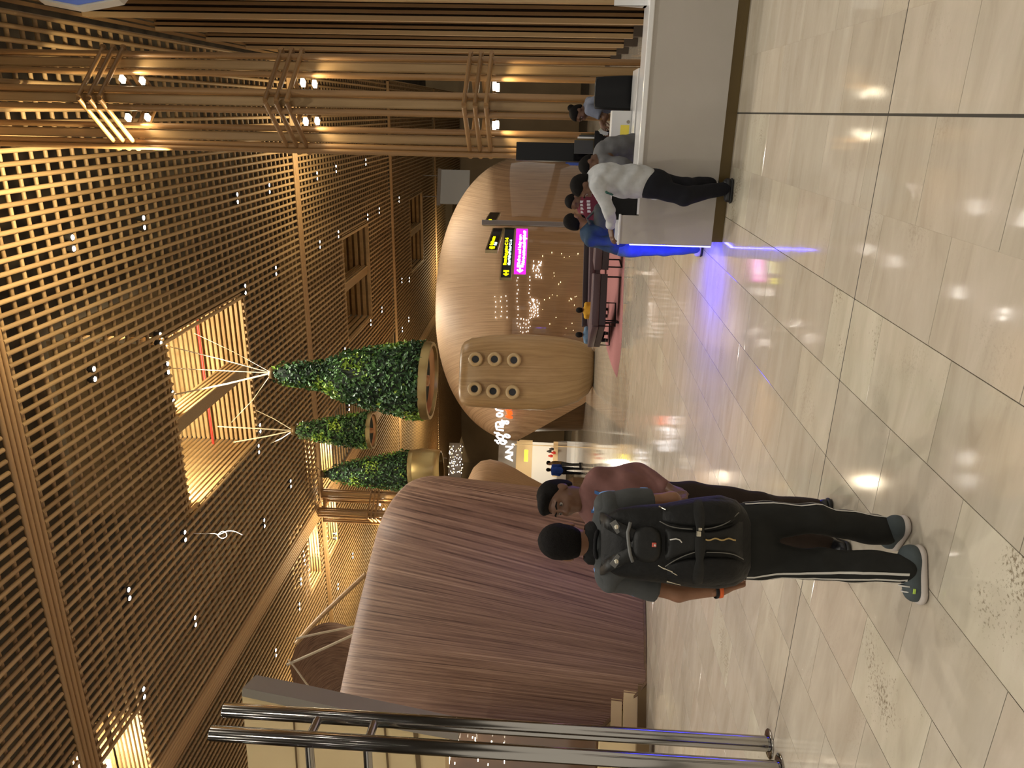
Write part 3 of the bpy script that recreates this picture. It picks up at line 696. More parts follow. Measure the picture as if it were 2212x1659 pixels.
# ---- cream leaning panel behind the posts
cp = empty('cream_panel', at(1000, 1600, 9.2).xy.to_3d(), 'big cream leaning panel with a grey edge behind the steel posts', 'panel')
def slab(name, poly, d, th, m_, parent):
    v = [at(x, y, d) for x, y in poly]; n = len(v); q = MB()
    q.add(v + [p + FH*th for p in v], [tuple(range(n)), tuple(range(2*n-1, n-1, -1))] + [(i, n+i, n+(i+1) % n, (i+1) % n) for i in range(n)])
    o = q.build(name, m_, parent); bm = bmesh.new(); bm.from_mesh(o.data); bmesh.ops.recalc_face_normals(bm, faces=bm.faces); bm.to_mesh(o.data); bm.free(); return o
slab('grey_edge', [(524, 1486), (640, 1509), (760, 1535), (880, 1560), (990, 1584), (990, 1600), (880, 1580), (760, 1556), (640, 1530), (522, 1504)], 9.16, 0.42, M_GREY, cp)
slab('face', [(522, 1492), (640, 1517), (760, 1543), (880, 1569), (962, 1586), (962, 1760), (545, 1760)], 9.2, 0.36, M_CREAM, cp)
for (x0, x1, y0) in ((630, 633, 1518), (828, 832, 1562), (892, 902, 1576)):
    slab('seam', [(x0, y0), (x1, y0), (x1 + 16, 1760), (x0 + 16, 1760)], 9.185, 0.02, M_PLINTH, cp)
for k in range(7):
    slab('groove', [(650+14*k, 1522+3*k), (652+14*k, 1522+3*k), (656+16*k, 1562), (654+16*k, 1562)], 9.19, 0.01, M_GREY, cp)
# dim glossy shop wall under the cream panel with small lights
sw = empty('dim_shop_wall', at(1330, 1625, 10.6).xy.to_3d(), 'dim brown shop wall with sparkling lights seen between the steel posts', 'shop')
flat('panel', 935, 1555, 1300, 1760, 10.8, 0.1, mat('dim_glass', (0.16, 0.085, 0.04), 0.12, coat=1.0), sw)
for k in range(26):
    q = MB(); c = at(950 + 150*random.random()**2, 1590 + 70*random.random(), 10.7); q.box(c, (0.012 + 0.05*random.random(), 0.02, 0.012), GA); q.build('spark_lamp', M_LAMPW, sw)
flat('low_wall', 1296, 1588, 1378, 1760, 10.4, 0.2, M_CREAM, sw)
flat('plinth', 1376, 1588, 1397, 1760, 10.3, 0.2, M_PLINTH, sw)
# ---- blue hanging sign corner at the right edge
M_BLUE = mat('blue_sign_face', (0.06, 0.10, 0.30), 0.4, emit=(0.10, 0.17, 0.55), es=0.08)
bs = empty('blue_sign', at(167, -40, 8.2), 'blue hanging sign with a pale rim, its corner poking in at the right edge', 'sign')
hx = [(167, 15), (82, -1), (40, -60), (82, -130), (255, -130), (300, -60), (256, -1)]
slab('rim', hx, 8.2, 0.12, mat('sign_rim', (0.6, 0.57, 0.5), 0.4), bs)
cx_, cy_ = 168, -58
slab('face', [(cx_+(x-cx_)*0.93, cy_+(y-cy_)*0.93) for x, y in hx], 8.19, 0.03, M_BLUE, bs)

# ================================================================== tiny glowing boxes: imitated reflections on the kiosk glazing, a glitter of lamps far behind the planters
M_TINY = mat('tiny_glow', (1, 1, 1), 0.5, emit=(1.0, 0.95, 0.88), es=1.6); M_TINY.cycles.emission_sampling = 'NONE'
M_TINYW = mat('tiny_warm_glow', (1, 0.8, 0.4), 0.5, emit=(1.0, 0.78, 0.40), es=1.2); M_TINYW.cycles.emission_sampling = 'NONE'
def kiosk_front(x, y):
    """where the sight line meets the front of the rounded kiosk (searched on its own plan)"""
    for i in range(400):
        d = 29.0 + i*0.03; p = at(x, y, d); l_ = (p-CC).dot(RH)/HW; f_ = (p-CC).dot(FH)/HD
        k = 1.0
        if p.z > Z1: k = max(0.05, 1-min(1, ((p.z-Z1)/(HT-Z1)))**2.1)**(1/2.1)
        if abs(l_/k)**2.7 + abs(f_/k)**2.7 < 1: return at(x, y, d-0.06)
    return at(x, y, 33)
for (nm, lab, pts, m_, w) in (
    ('reflection_rows', 'rows of tiny white painted reflections across the glazed front of the rounded kiosk', [(1118 + 26*(j % 2), 598 + 9*i) for i in range(13) for j in range(2)] + [(1070 + 12*(j % 3), 640 + 11*i) for i in range(5) for j in range(3)] + [(1124 + 6*j, 690 + 9*i) for i in range(4) for j in range(4)], M_TINY, 0.055),
    ('reflection_cluster', 'bright cluster of painted reflections glinting in the kiosk glazing right of the pod', [(1146 + 4*(i % 4) + random.random()*6, 645 + i*1.4) for i in range(30)] + [(1150 + random.random()*20, 560 + random.random()*40) for i in range(26)], M_TINY, 0.07),
    ('reflection_cluster', 'scattered warm painted reflections low on the kiosk glazing above the benches', [(1165 + random.random()*85, 545 + random.random()*170) for i in range(26)], M_TINYW, 0.05)):
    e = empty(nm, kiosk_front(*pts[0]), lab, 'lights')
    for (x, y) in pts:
        c = kiosk_front(x + random.uniform(-1.5, 1.5), y + random.uniform(-2, 2)); q = MB(); q.box(c, (w*random.uniform(0.4, 1.2), 0.03, w*random.uniform(0.25, 0.6)), GA); q.build('lamp', m_, e)  # each 'lamp' here is a glowing box imitating a reflection on the glazing
gl = empty('chandelier', at(985, 990, 50), 'glittering chandelier far behind the planters', 'chandelier')
q = MB(); a = at(965, 990, 50); q.cyl(a, Vector((a.x, a.y, 12.8)), 0.05, 8); q.build('stem', M_GREYW, gl)
for i in range(70):
    c = at(968 + 32*random.random(), 962 + 64*random.random(), 50 + random.random()); q = MB(); q.box(c, (0.07, 0.05, 0.035), GA); q.build('lamp', M_TINY if i % 3 else M_TINYW, gl)
q = MB(); q.box(at(984, 994, 51.5), (2.4, 0.3, 0.9), GA); q.build('frame', M_GREYW, gl)
link_light('far_fill', 'POINT', at(900, 1000, 55), 900, (1.0, 0.85, 0.6), None, shadow_soft_size=0.5)  # unseen light added to brighten the far end of the hall
# ================================================================== hanging bell-shaped planters
M_LEAF = [noisy('leaf_dark', (0.016, 0.05, 0.014), (0.04, 0.11, 0.03), (1, 1, 1), 3.0, 0.45), noisy('leaf_mid', (0.05, 0.13, 0.03), (0.10, 0.23, 0.05), (1, 1, 1), 3.0, 0.45), noisy('leaf_bright', (0.17, 0.33, 0.03), (0.38, 0.52, 0.06), (1, 1, 1), 3.0, 0.45)]
M_CORE_G = mat('plant_core', (0.012, 0.02, 0.008), 0.9)
M_BRASS = mat('brass', (0.50, 0.37, 0.16), 0.35, metal=0.8)
M_COPPER = mat('copper_inside', (0.42, 0.22, 0.10), 0.35, metal=0.7)
M_WIRE = mat('wire_rope', (0.72, 0.62, 0.42), 0.5)
def planter(apex, ring, dep, prof, hang, label, nleaf, ringr, dish=0.0):
    """apex and ring centre in the picture; prof: (fraction down, radius in metres); a lathe along the line between them"""
    A, B = at(*apex, dep), at(*ring, dep); ax = B - A; ln = ax.length; R = frame_from(ax, RH)
    e = empty('hanging_planter', B, label, 'planter', 'bell-shaped hanging planters')
    M4 = Matrix.Translation(A) @ R.to_4x4()
    q = MB(); q.lathe([(max(r-0.05, 0.02), f*ln) for f, r in prof], 28, M4, caps=True); q.build('foliage_core', M_CORE_G, e, smooth=True)
    lv = MB()
    for i in range(nleaf):
        f = random.random()**0.62
        for (f0, r0), (f1, r1) in zip(prof[:-1], prof[1:]):
            if f0 <= f <= f1: r = r0 + (r1-r0)*(f-f0)/(f1-f0)
        a = random.random()*2*math.pi; rr = r + random.uniform(-0.06, 0.055)
        p = M4 @ Vector((rr*math.cos(a), rr*math.sin(a), f*ln))
        out = (R @ Vector((math.cos(a), math.sin(a), -0.2))).normalized()
        nrm = (out + Vector((random.gauss(0, .6), random.gauss(0, .6), random.gauss(0, .6)))).normalized()
        u = nrm.orthogonal().normalized(); u.rotate(Matrix.Rotation(random.random()*6.28, 3, nrm)); w = nrm.cross(u)
        l = random.uniform(0.05, 0.10)*(1.2 if dep < 19 else 1.1)
        pat = math.sin(f*9 + a*1.5 + 1.0) + 0.6*math.sin(a*3 - f*14)
        lv.cur = 2 if pat > 0.85 and random.random() < .7 else (1 if pat > 0.1 or random.random() < .25 else 0)
        if random.random() < 0.02: lv.cur = 2
        lv.add([p - u*l*0.5, p + w*l*0.32 + nrm*l*0.12, p + u*l*0.6, p - w*l*0.32 + nrm*l*0.12], [(0, 1, 2), (0, 2, 3)])
    o = lv.build('leaves', M_LEAF, e); o['kind'] = 'stuff'
    q = MB(); q.lathe([(0.10, -0.10), (0.13, -0.09), (0.13, 0.03), (0.10, 0.04)], 18, M4); q.build('top_cap', M_PLINTH, e, smooth=True)
    # brass ring: open drum with a flared lip and a hub inside
    R5 = Matrix.Translation(B) @ R.to_4x4(); h = ringr*0.20
    q = MB(); q.lathe([(ringr*0.80, -0.02), (ringr*0.96, -0.02), (ringr, 0.0), (ringr, h*0.55), (ringr*0.985, h), (ringr*0.90, h), (ringr*0.885, h*0.6)], 44, R5); rg = q.build('brass_ring', M_BRASS, e, auto=35)
    q = MB(); q.lathe([(ringr*0.885, h*0.6), (ringr*0.80, -0.0), (ringr*0.16, -0.03), (ringr*0.14, 0.10), (0.0, 0.12)], 36, R5); q.build('copper_dish', M_COPPER, e, smooth=True)
    if dish:
        q = MB(); q.lathe([(ringr*1.0, h), (ringr*1.05, h+0.25), (ringr*0.97, h+dish*0.75), (ringr*0.9, h+dish), (ringr*0.82, h+dish)], 40, R5); q.build('brass_skirt', M_BRASS, e, smooth=True)
    for (hx, hy, hz, r_) in hang:
        q = MB(); top = lev(hx, hy, hz) if hz else at(hx, hy, dep)
        q.tube([A - ax.normalized()*0.05, A + (top-A)*0.5 + Vector((0, 0, -0.05)), top], r_, 6); q.build('hanging_rope', M_WIRE, e)
    return e
planter((592, 806), (917, 822), 16.5, [(0, .12), (.06, .22), (.2, .27), (.33, .31), (.45, .52), (.6, .64), (.75, .74), (.9, .84), (1.0, .85)],
        [(352, 745, 10.3, 0.012), (362, 795, 10.2, 0.012), (378, 852, 10.2, 0.022), (420, 720, 10.3, 0.006), (500, 912, 10.2, 0.010)], 'largest leafy hanging planter with a brass ring above the pod with portholes', 5200, 0.88)
planter((638, 930), (799, 930), 20.0, [(0, .1), (.08, .19), (.3, .27), (.6, .38), (.85, .45), (1.0, .47)],
        [(470, 921, 10.2, 0.018), (505, 955, 10.2, 0.018), (540, 880, 10.2, 0.010), (575, 962, 10.1, 0.012)], 'middle leafy hanging planter with a copper-lined ring behind the largest one', 2600, 0.50)
planter((700, 1024), (888, 1016), 25.0, [(0, .12), (.1, .25), (.35, .42), (.65, .55), (.9, .68), (1.0, .66)],
        [(682, 1008, 10.0, 0.02), (690, 1030, 10.0, 0.02)], 'farthest leafy hanging planter with a deep brass skirt, half hidden by the near kiosk', 3000, 0.70, dish=0.9)
# stray cable dangling from the ceiling
q = MB(); q.tube(catmull([at(x, y, 17.3) for x, y in ((408, 1151), (414, 1152), (440, 1153), (466, 1153), (474, 1160), (482, 1163), (490, 1158), (488, 1150), (480, 1148), (470, 1156), (480, 1152), (492, 1147), (508, 1148), (525, 1156))], 60), 0.012, 6)
tag(q.build('dangling_cable', mat('white_cable', (0.75, 0.7, 0.65), 0.5), loc=at(414, 1152, 17.3), smooth=True), 'white cable with a loose knot dangling from the bamboo ceiling', 'cable')
# ================================================================== white service counter
M_CTR = noisy('counter_laminate', (0.44, 0.405, 0.36), (0.47, 0.435, 0.39), (1, 1, 1), 2.0, 0.4)
M_CTOP = mat('counter_top', (0.80, 0.80, 0.80), 0.12)
M_BLK = mat('black_glass', (0.004, 0.004, 0.005), 0.2, spec=0.25)
M_BLKM = mat('black_plastic', (0.007, 0.007, 0.008), 0.5, spec=0.25)
M_BRON = mat('counter_plinth', (0.115, 0.075, 0.02), 0.35, metal=0.25)
M_WHT = mat('white_laminate', (0.62, 0.62, 0.62), 0.35)
M_GREYC = mat('grey_fabric', (0.055, 0.055, 0.055), 0.85)
M_BLUEL = mat('blue_led', (0.02, 0.02, 0.3), 0.4, emit=(0.03, 0.03, 1.0), es=28.0)
FR = 7.42
ctr = empty('service_counter', gp(FR, 1.5), 'long off-white service counter with a bronze plinth at the right', 'counter')
X0, X1 = -1.22, 4.2
q = MB(); q.box(((-0.69+X1)/2, FR+0.2, 0.475), (X1+0.69, 0.40, 0.73)); q.build('front_panel', M_CTR, ctr)
q = MB(); q.box(((X0-0.70)/2, FR+0.2, 0.475), (-0.70-X0, 0.40, 0.73)); q.build('front_panel', M_CTR, ctr)
q = MB(); q.box(((X0+X1)/2+0.02, FR+0.23, 0.055), (X1-X0-0.04, 0.40, 0.11)); q.build('plinth', M_BRON, ctr)
q = MB(); q.box(((-0.66+X1)/2, FR+0.20, 0.865), (X1+0.66, 0.44, 0.05), 0, 0.008); q.build('counter_top', M_CTOP, ctr)
q = MB(); q.box((X0+0.14, FR+0.2, 0.925), (0.28, 0.40, 0.17)); q.build('end_block', M_CTR, ctr)
q = MB(); q.box((X0+0.14, FR+0.2, 1.02), (0.30, 0.42, 0.022), 0, 0.005); q.build('end_cap', M_CTOP, ctr)
q = MB(); q.box((X0+0.42, FR+0.2, 0.85), (0.26, 0.40, 0.02)); q.build('ledge', M_CTOP, ctr)
q = MB(); q.box((X0-0.012, FR+0.22, 0.50), (0.02, 0.30, 0.80)); q.build('blue_light_strip', M_BLUEL, ctr)
bx = empty('black_display', gp(FR+0.2, -0.79, 0.86), 'black glass display box set into the counter beside the white-shirted man', 'display')
q = MB(); q.box((-0.86, FR+0.16, 0.985), (0.26, 0.30, 0.25), 0, 0.01); q.build('case', M_BLKM, bx)
q = MB(); q.box((-0.86, FR+0.008, 0.985), (0.235, 0.004, 0.225)); q.build('screen', M_BLK, bx)
q = MB(); q.box((-0.86, FR+0.16, 1.12), (0.27, 0.32, 0.018), 0, 0.004); q.build('lid', M_CTOP, bx)
tr = empty('white_stand', Vector((1.23, FR+0.2, 0.89)), 'white angular stand on the counter at the right edge', 'stand')
c = Vector((1.23, FR+0.2, 0.89))
q = MB(); q.box(c + Vector((0, 0, 0.15)), (0.62, 0.03, 0.30), 0); q.build('back', M_CTOP, tr)
for sg in (-1, 1):
    q = MB(); q.add([c + Vector((sg*0.31, y, z)) for y, z in ((-0.02, 0), (0.0, 0.3), (0.02, 0.3), (0.16, 0.02), (0.16, 0))] + [c + Vector((sg*0.29, y, z)) for y, z in ((-0.02, 0), (0.0, 0.3), (0.02, 0.3), (0.16, 0.02), (0.16, 0))],
                    [(0, 1, 2, 3, 4), (9, 8, 7, 6, 5)] + [(i, 5+i, 5+(i+1) % 5, (i+1) % 5) for i in range(5)]); q.build('side', M_CTOP, tr)
q = MB(); q.box(c + Vector((0, 0.06, 0.012)), (0.62, 0.2, 0.024), 0); q.build('base', M_CTOP, tr)
# ---- back desk with drawers, box with a yellow note, chairs
dk = empty('white_desk', gp(9.1, -0.06, 0), 'white desk with drawers behind the counter under the bamboo column', 'desk')
DY = 8.85
q = MB(); q.box((0.08, DY+0.3, 0.79), (0.76, 0.62, 0.045), 0, 0.006); q.build('desk_top', M_CTOP, dk)
q = MB(); q.box((0.08, DY+0.32, 0.385), (0.72, 0.56, 0.77)); q.build('carcass', M_WHT, dk)
for (x, w) in ((0.26, 0.33), (-0.10, 0.33)):
    q = MB(); q.box((x, DY+0.03, 0.62), (w, 0.025, 0.26), 0, 0.004); d_ = q.build('drawer', M_WHT, dk)
    q = MB(); q.sphere((x, DY+0.005, 0.64), 0.016, 8); q.build('knob', M_GREY, d_)
    q = MB(); q.box((x, DY+0.03, 0.31), (w, 0.025, 0.33), 0, 0.004); q.build('drawer', M_WHT, dk)
bxw = empty('white_cabinet_box', gp(DY+0.45, -0.18, 0.815), 'white box with a yellow note and a round lock on the white desk', 'box')
q = MB(); q.box((-0.18, DY+0.45, 0.93), (0.40, 0.22, 0.235), 0, 0.012); q.build('body', M_WHT, bxw)
q = MB(); q.box((-0.20, DY+0.338, 0.885), (0.13, 0.004, 0.10)); q.build('yellow_note', mat('yellow_paper', (0.75, 0.62, 0.08), 0.8), bxw)
q = MB(); q.lathe([(0, 0.006), (0.018, 0.006), (0.02, 0)], 12, Matrix.Translation((-0.10, DY+0.338, 0.85)) @ frame_from((0, -1, 0)).to_4x4()); q.build('lock', M_GREY, bxw)
def office_chair(base, rz, label, back=(0.44, 0.50), mat_=None):
    mat_ = mat_ or M_BLKM
    e = empty('office_chair', base, label, 'chair'); Rz_ = Matrix.Rotation(rz, 4, 'Z'); T = Matrix.Translation(base) @ Rz_
    def P(x, y, z): return T @ Vector((x, y, z))
    q = MB(); q.box(P(0, 0, 0.47), (0.48, 0.46, 0.08), rz, 0.03); q.build('seat', M_GREYC, e, auto=40)
    rows = []
    for j in range(9):
        h = j/8; rows.append([P(back[0]*(i/8-0.5)*(1-0.12*h*h), 0.22 + 0.05*math.sin(h*3.0) - 0.05*math.cos((i/8-0.5)*3), 0.52 + back[1]*h) for i in range(9)])
    rr = [[p + (T.to_3x3() @ Vector((0, 0.035, 0))) for p in r] for r in rows]
    q = MB(); q.grid(rows); q.grid(rr); 
    ed = [rows[0][i] for i in range(9)] + [rows[j][8] for j in range(1, 9)] + [rows[8][i] for i in range(7, -1, -1)] + [rows[j][0] for j in range(7, 0, -1)]
    q.build('backrest', mat_, e, smooth=True)
    q = MB(); q.tube(ed, 0.022, 8, closed=True); q.build('back_rim', M_BLKM, e, smooth=True)
    q = MB(); q.cyl(P(0, 0, 0.08), P(0, 0, 0.44), 0.03, 12); q.build('gas_column', M_GREY, e)
    for k in range(5):
        a = k*2*math.pi/5; q = MB(); q.tube([P(0, 0, 0.10), P(0.28*math.cos(a), 0.28*math.sin(a), 0.06)], [0.028, 0.018], 8); lg = q.build('leg', M_BLKM, e)
        q = MB(); q.lathe([(0.0, -0.018), (0.03, -0.018), (0.03, 0.018), (0, 0.018)], 12, Matrix.Translation(P(0.28*math.cos(a), 0.28*math.sin(a), 0.03)) @ frame_from(T.to_3x3() @ Vector((-math.sin(a), math.cos(a), 0))).to_4x4()); q.build('castor', M_BLKM, lg)
    for sg in (-1, 1):
        q = MB(); q.tube([P(sg*0.27, 0.1, 0.47), P(sg*0.28, 0.08, 0.66), P(sg*0.28, -0.16, 0.68)], 0.02, 8); q.build('armrest', M_BLKM, e)
    return e
g = at(1330, 207, 9.12); office_chair(Vector((g.x, g.y, 0)), math.pi + GA - 0.25, 'black mesh office chair behind the white desk', (0.36, 0.70))
g = at(1340, 276, 8.2); office_chair(Vector((g.x, g.y, 0)), 1.9, 'dark grey rounded chair back between the two men behind the counter', (0.42, 0.52), M_GREYC)
# tall black board and a stack of papers by it
g = at(1240, 330, 9.6); bb = empty('black_board', Vector((g.x, g.y, 0)), 'tall black board standing behind the bent men at the counter', 'board')
a, b = at(1131, 349, 9.6), at(1131, 310, 9.6)
q = MB(); q.box((g.x, g.y, (a.z+0.55)/2+0.2), (0.235, 0.06, a.z-0.75), GA, 0.006); q.build('board', M_BLK, bb)
q = MB(); q.cyl(Vector((g.x, g.y, 0.0)), Vector((g.x, g.y, 0.62)), 0.03, 12); q.lathe([(0, 0), (0.18, 0), (0.18, 0.02), (0, 0.02)], 20, Matrix.Translation((g.x, g.y, 0))); q.build('stand', M_BLKM, bb)
g = at(1272, 318, 9.35)
pp = empty('paper_rack', Vector((g.x, g.y, 0.80)), 'small dark rack of papers beside the tall black board', 'rack')
for k in range(5):
    q = MB(); q.box(Vector((g.x, g.y, 0.0)) + Vector((0.02*k, 0.03*k, 1.33-0.02*k)), (0.18, 0.015, 0.24), GA + 0.2); q.build('paper', (M_GREYC, M_BRON, M_CTOP, M_GREYC, M_BRON)[k], pp)
q = MB(); q.box(Vector((g.x+0.04, g.y+0.06, 0.60)), (0.26, 0.22, 1.2), GA); q.build('rack_body', M_BLKM, pp)
# ================================================================== direction signs on a post
M_POST = mat('sign_post_metal', (0.30, 0.27, 0.27), 0.3, metal=0.8)
M_SFR = mat('sign_frame', (0.38, 0.30, 0.16), 0.4, metal=0.4)
M_PINK = mat('pink_sign_face', (0.8, 0.02, 0.6), 0.4, emit=(1.0, 0.005, 0.75), es=1.0)
M_YTXT = mat('yellow_sign_text', (1, 0.9, 0), 0.5, emit=(1.0, 0.88, 0.0), es=1.6)
M_CTXT = mat('pale_sign_text', (0.7, 0.9, 0.9), 0.5, emit=(0.62, 0.92, 0.92), es=1.0)
M_WTXT = mat('white_sign_text', (1, 1, 1), 0.5, emit=(1, 1, 1), es=1.5)
g = at(1300, 488, 15.0); sp = empty('sign_post', Vector((g.x, g.y, 0)), 'slim metal post carrying the direction signs behind the counter', 'post')
ztop = at(1041, 482, 15.0).z
q = MB(); q.box(Vector((g.x, g.y, ztop/2)), (0.10, 0.10, ztop), GA, 0.01); q.build('shaft', M_POST, sp)
q = MB(); q.box(Vector((g.x, g.y, 0.01)), (0.4, 0.4, 0.02), GA, 0.004); q.build('foot_plate', M_POST, sp)
def sign(lt, rt, lb, dl, dr, label, face, lines, arrow, mt):
    """lt, rt: top corners in the picture; lb: bottom of the left end"""
    A, B, C = at(*lt, dl), at(*rt, dr), at(*lb, dl)
    h = A.z - C.z; u = (B-A); u.z = 0; w = u.length; u.normalize(); zt = (A.z + B.z)/2; n = u.cross(Vector((0, 0, 1))); n = n if n.dot(FH) < 0 else -n
    o_ = Vector((A.x, A.y, zt))
    e = empty('direction_sign', o_ + u*w/2 - Vector((0, 0, h/2)), label, 'sign', 'direction signs on the post')
    M3 = Matrix((u, -n, Vector((0, 0, 1)))).transposed()
    q = MB(); q.box(o_ + u*w/2 - Vector((0, 0, h/2)) - n*0.03, (w+0.05, 0.06, h+0.05), M=M3); q.build('frame', M_SFR, e)
    q = MB(); q.box(o_ + u*w/2 - Vector((0, 0, h/2)) + n*0.003, (w, 0.006, h), M=M3); q.build('face', face, e)
    T3 = Matrix((u, Vector((0, 0, 1)), n)).transposed().to_4x4()
    for (txt, x, z, sz, m_) in lines:
        q = MB(); text_mesh(q, txt, Matrix.Translation(o_ + u*(w*x) - Vector((0, 0, h*z)) + n*0.008) @ T3, h*sz, 0.002, bold=0.004, maxw=w*(0.96-x)); q.build('lettering', m_, e)
    if arrow:
        q = MB(); M4 = Matrix.Translation(o_ + u*(w*0.02) - Vector((0, 0, h*0.5)) + n*0.008) @ T3; k = h*0.3
        q.prism([(k*0.1, 0), (k*0.9, k), (k*1.2, k*0.7), (k*0.9, k*0.28), (k*1.6, k*0.28), (k*1.6, -k*0.28), (k*0.9, -k*0.28), (k*1.2, -k*0.7), (k*0.9, -k)], 0, 0.003, M4)
        q.prism([(k*1.85, -k*0.95), (k*2.6, -k*0.95), (k*2.6, k*0.95), (k*1.85, k*0.95)], 0, 0.003, M4); q.build('arrow_mark', mt, e)
    return e
sign((1083, 599), (1090, 493), (1104, 598), 14.35, 15.0, 'long black sign with yellow gate lettering and a left arrow', M_BLK, [('Boarding gates C 1-6', 0.24, 0.44, 0.44, M_YTXT), ('ಬೋರ್ಡಿಂಗ್ ಗೇಟ್ C 1-6', 0.24, 0.84, 0.33, M_CTXT)], True, M_YTXT)
sign((1114, 592), (1112, 494), (1139, 592), 14.45, 14.75, 'glowing magenta sign with white lettering and a left arrow', M_PINK, [('Toilets and baby care', 0.20, 0.48, 0.34, M_WTXT), ('ಶೌಚಾಲಯ ಮತ್ತು ಮಗುವಿನ ಆರೈಕೆ ಕೊಠಡಿ', 0.20, 0.86, 0.30, M_WTXT)], True, M_WTXT)
sign((1052, 539), (1066, 493), (1073, 537), 13.6, 15.0, 'upper black sign turned sideways with yellow lettering above the long one', M_BLK, [('Check-in counters', 0.18, 0.5, 0.46, M_YTXT), ('ಚೆಕ್ ಇನ್', 0.18, 0.86, 0.32, M_CTXT)], True, M_YTXT)
sign((1049, 482), (1058, 459), (1070, 481), 15.2, 16.6, 'short black sign with yellow lettering on the right side of the post', M_BLK, [('Lounges', 0.1, 0.5, 0.5, M_YTXT), ('ಲೌಂಜ್', 0.1, 0.88, 0.34, M_CTXT)], False, M_YTXT)
# ================================================================== seating island on a pink carpet
M_CARP = noisy('pink_carpet', (0.27, 0.105, 0.10), (0.32, 0.13, 0.125), (1, 1, 1), 60.0, 0.95)
M_PURP = mat('purple_leather', (0.022, 0.011, 0.015), 0.45)
M_PURL = mat('purple_leather_light', (0.062, 0.036, 0.045), 0.45)
q = MB(); pl = [lev(x, y) for x, y in ((1333, 816), (1341, 760), (1345, 690), (1347, 620), (1350, 560), (1356, 470), (1330, 440), (1298, 470), (1292, 560), (1296, 650), (1306, 730), (1320, 785))]
pl2 = catmull(pl + [pl[0]], 60)[:-1]
q.prism([(p.x, p.y) for p in pl2], 0.0, 0.004); cp_ = lev(1330, 700); o = q.build('pink_carpet', M_CARP, loc=(cp_.x, cp_.y, 0)); tag(o, 'dusty pink leaf-shaped carpet under the purple benches', 'carpet')
def bench(px0, px1, label, grp, dpt=0.75, seat=0.44, bk=0.0, lig=None):
    A, B = lev(*px0), lev(*px1); u = (B-A); w = u.length; u.normalize(); n = Vector((u.y, -u.x, 0)); n = n if n.dot(FH) > 0 else -n
    C = (A+B)/2; e = empty('bench', C, label, 'bench', grp); rz = math.atan2(u.y, u.x)
    q = MB(); q.box(C + n*(dpt/2) + Vector((0, 0, seat-0.05)), (w, dpt, 0.18), rz, 0.03); q.build('seat_cushion', lig or M_PURL, e, auto=40)
    q = MB(); q.box(C + n*(dpt/2) + Vector((0, 0, seat-0.22)), (w-0.03, dpt-0.03, 0.16), rz, 0.01); q.build('seat_base', M_PURP, e)
    if bk: q = MB(); q.box(C + n*(dpt-0.06) + Vector((0, 0, seat+bk/2)), (w, 0.14, bk), rz, 0.03); q.build('backrest', M_PURP, e, auto=40)
    for sg in (-1, 1):
        q = MB(); c = C + u*(sg*(w/2-0.08))
        a, b = c + n*0.06, c + n*(dpt-0.06)
        q.tube([a + Vector((0, 0, seat-0.26)), a + Vector((0, 0, 0.024)), b + Vector((0, 0, 0.024)), b + Vector((0, 0, seat-0.26))], 0.018, 8); q.build('leg_frame', M_BLKM, e)
    return e
bench((1338, 705), (1344, 592), 'purple leather bench in the middle of the pink carpet', 'purple benches', 0.85, 0.64)
bench((1317, 752), (1331, 708), 'purple leather end bench nearest the pod with portholes', 'purple benches', 0.75, 0.58)
bench((1345, 586), (1354, 470), 'purple leather bench half hidden behind the man in blue jeans', 'purple benches', 0.85, 0.64)
bench((1309, 690), (1312, 500), 'long purple bench with a low backrest at the far side of the carpet', 'purple benches', 0.7, 0.5, 0.2)
# ================================================================== figures: smooth implicit bodies turned into one surface each
def nets(f, org, h):
    """surface nets of a sampled field: one vertex per mixed cell, one quad per crossed grid edge"""
    s = f < 0
    c = [s[i:s.shape[0]-1+i, j:s.shape[1]-1+j, k:s.shape[2]-1+k] for i in (0, 1) for j in (0, 1) for k in (0, 1)]
    n = sum(x.astype(np.int8) for x in c); act = (n > 0) & (n < 8)
    idx = -np.ones(act.shape, int); I = np.argwhere(act); idx[act] = np.arange(len(I))
    acc = np.zeros((len(I), 3)); cnt = np.zeros(len(I)); offs = [np.array((i, j, k)) for i in (0, 1) for j in (0, 1) for k in (0, 1)]
    for a in offs:
        for ax in range(3):
            if a[ax]: continue
            b = a.copy(); b[ax] = 1
            va = f[tuple((I+a).T)]; vb = f[tuple((I+b).T)]; m = (va < 0) != (vb < 0)
            t = np.where(m, va/np.where(m, va-vb, 1), 0)
            acc += (a + np.outer(t, b-a))*m[:, None]; cnt += m
    V = (I + acc/cnt[:, None])*h + org
    Q = []
    for ax in range(3):
        sl0 = [slice(None)]*3; sl1 = [slice(None)]*3; sl0[ax] = slice(0, -1); sl1[ax] = slice(1, None)
        e = s[tuple(sl0)] != s[tuple(sl1)]; E = np.argwhere(e); u, v = [(1, 2), (2, 0), (0, 1)][ax]
        E = E[(E[:, u] > 0) & (E[:, v] > 0) & (E[:, u] < act.shape[u]) & (E[:, v] < act.shape[v])]
        if not len(E): continue
        du = np.zeros(3, int); du[u] = 1; dv = np.zeros(3, int); dv[v] = 1
        q = np.stack([idx[tuple((E-du-dv).T)], idx[tuple((E-dv).T)], idx[tuple(E.T)], idx[tuple((E-du).T)]], 1)
        fl = ~s[tuple(E.T)]; q[fl] = q[fl][:, ::-1]; Q.append(q)
    Q = np.concatenate(Q); Q = Q[(Q >= 0).all(1)]
    return V, Q
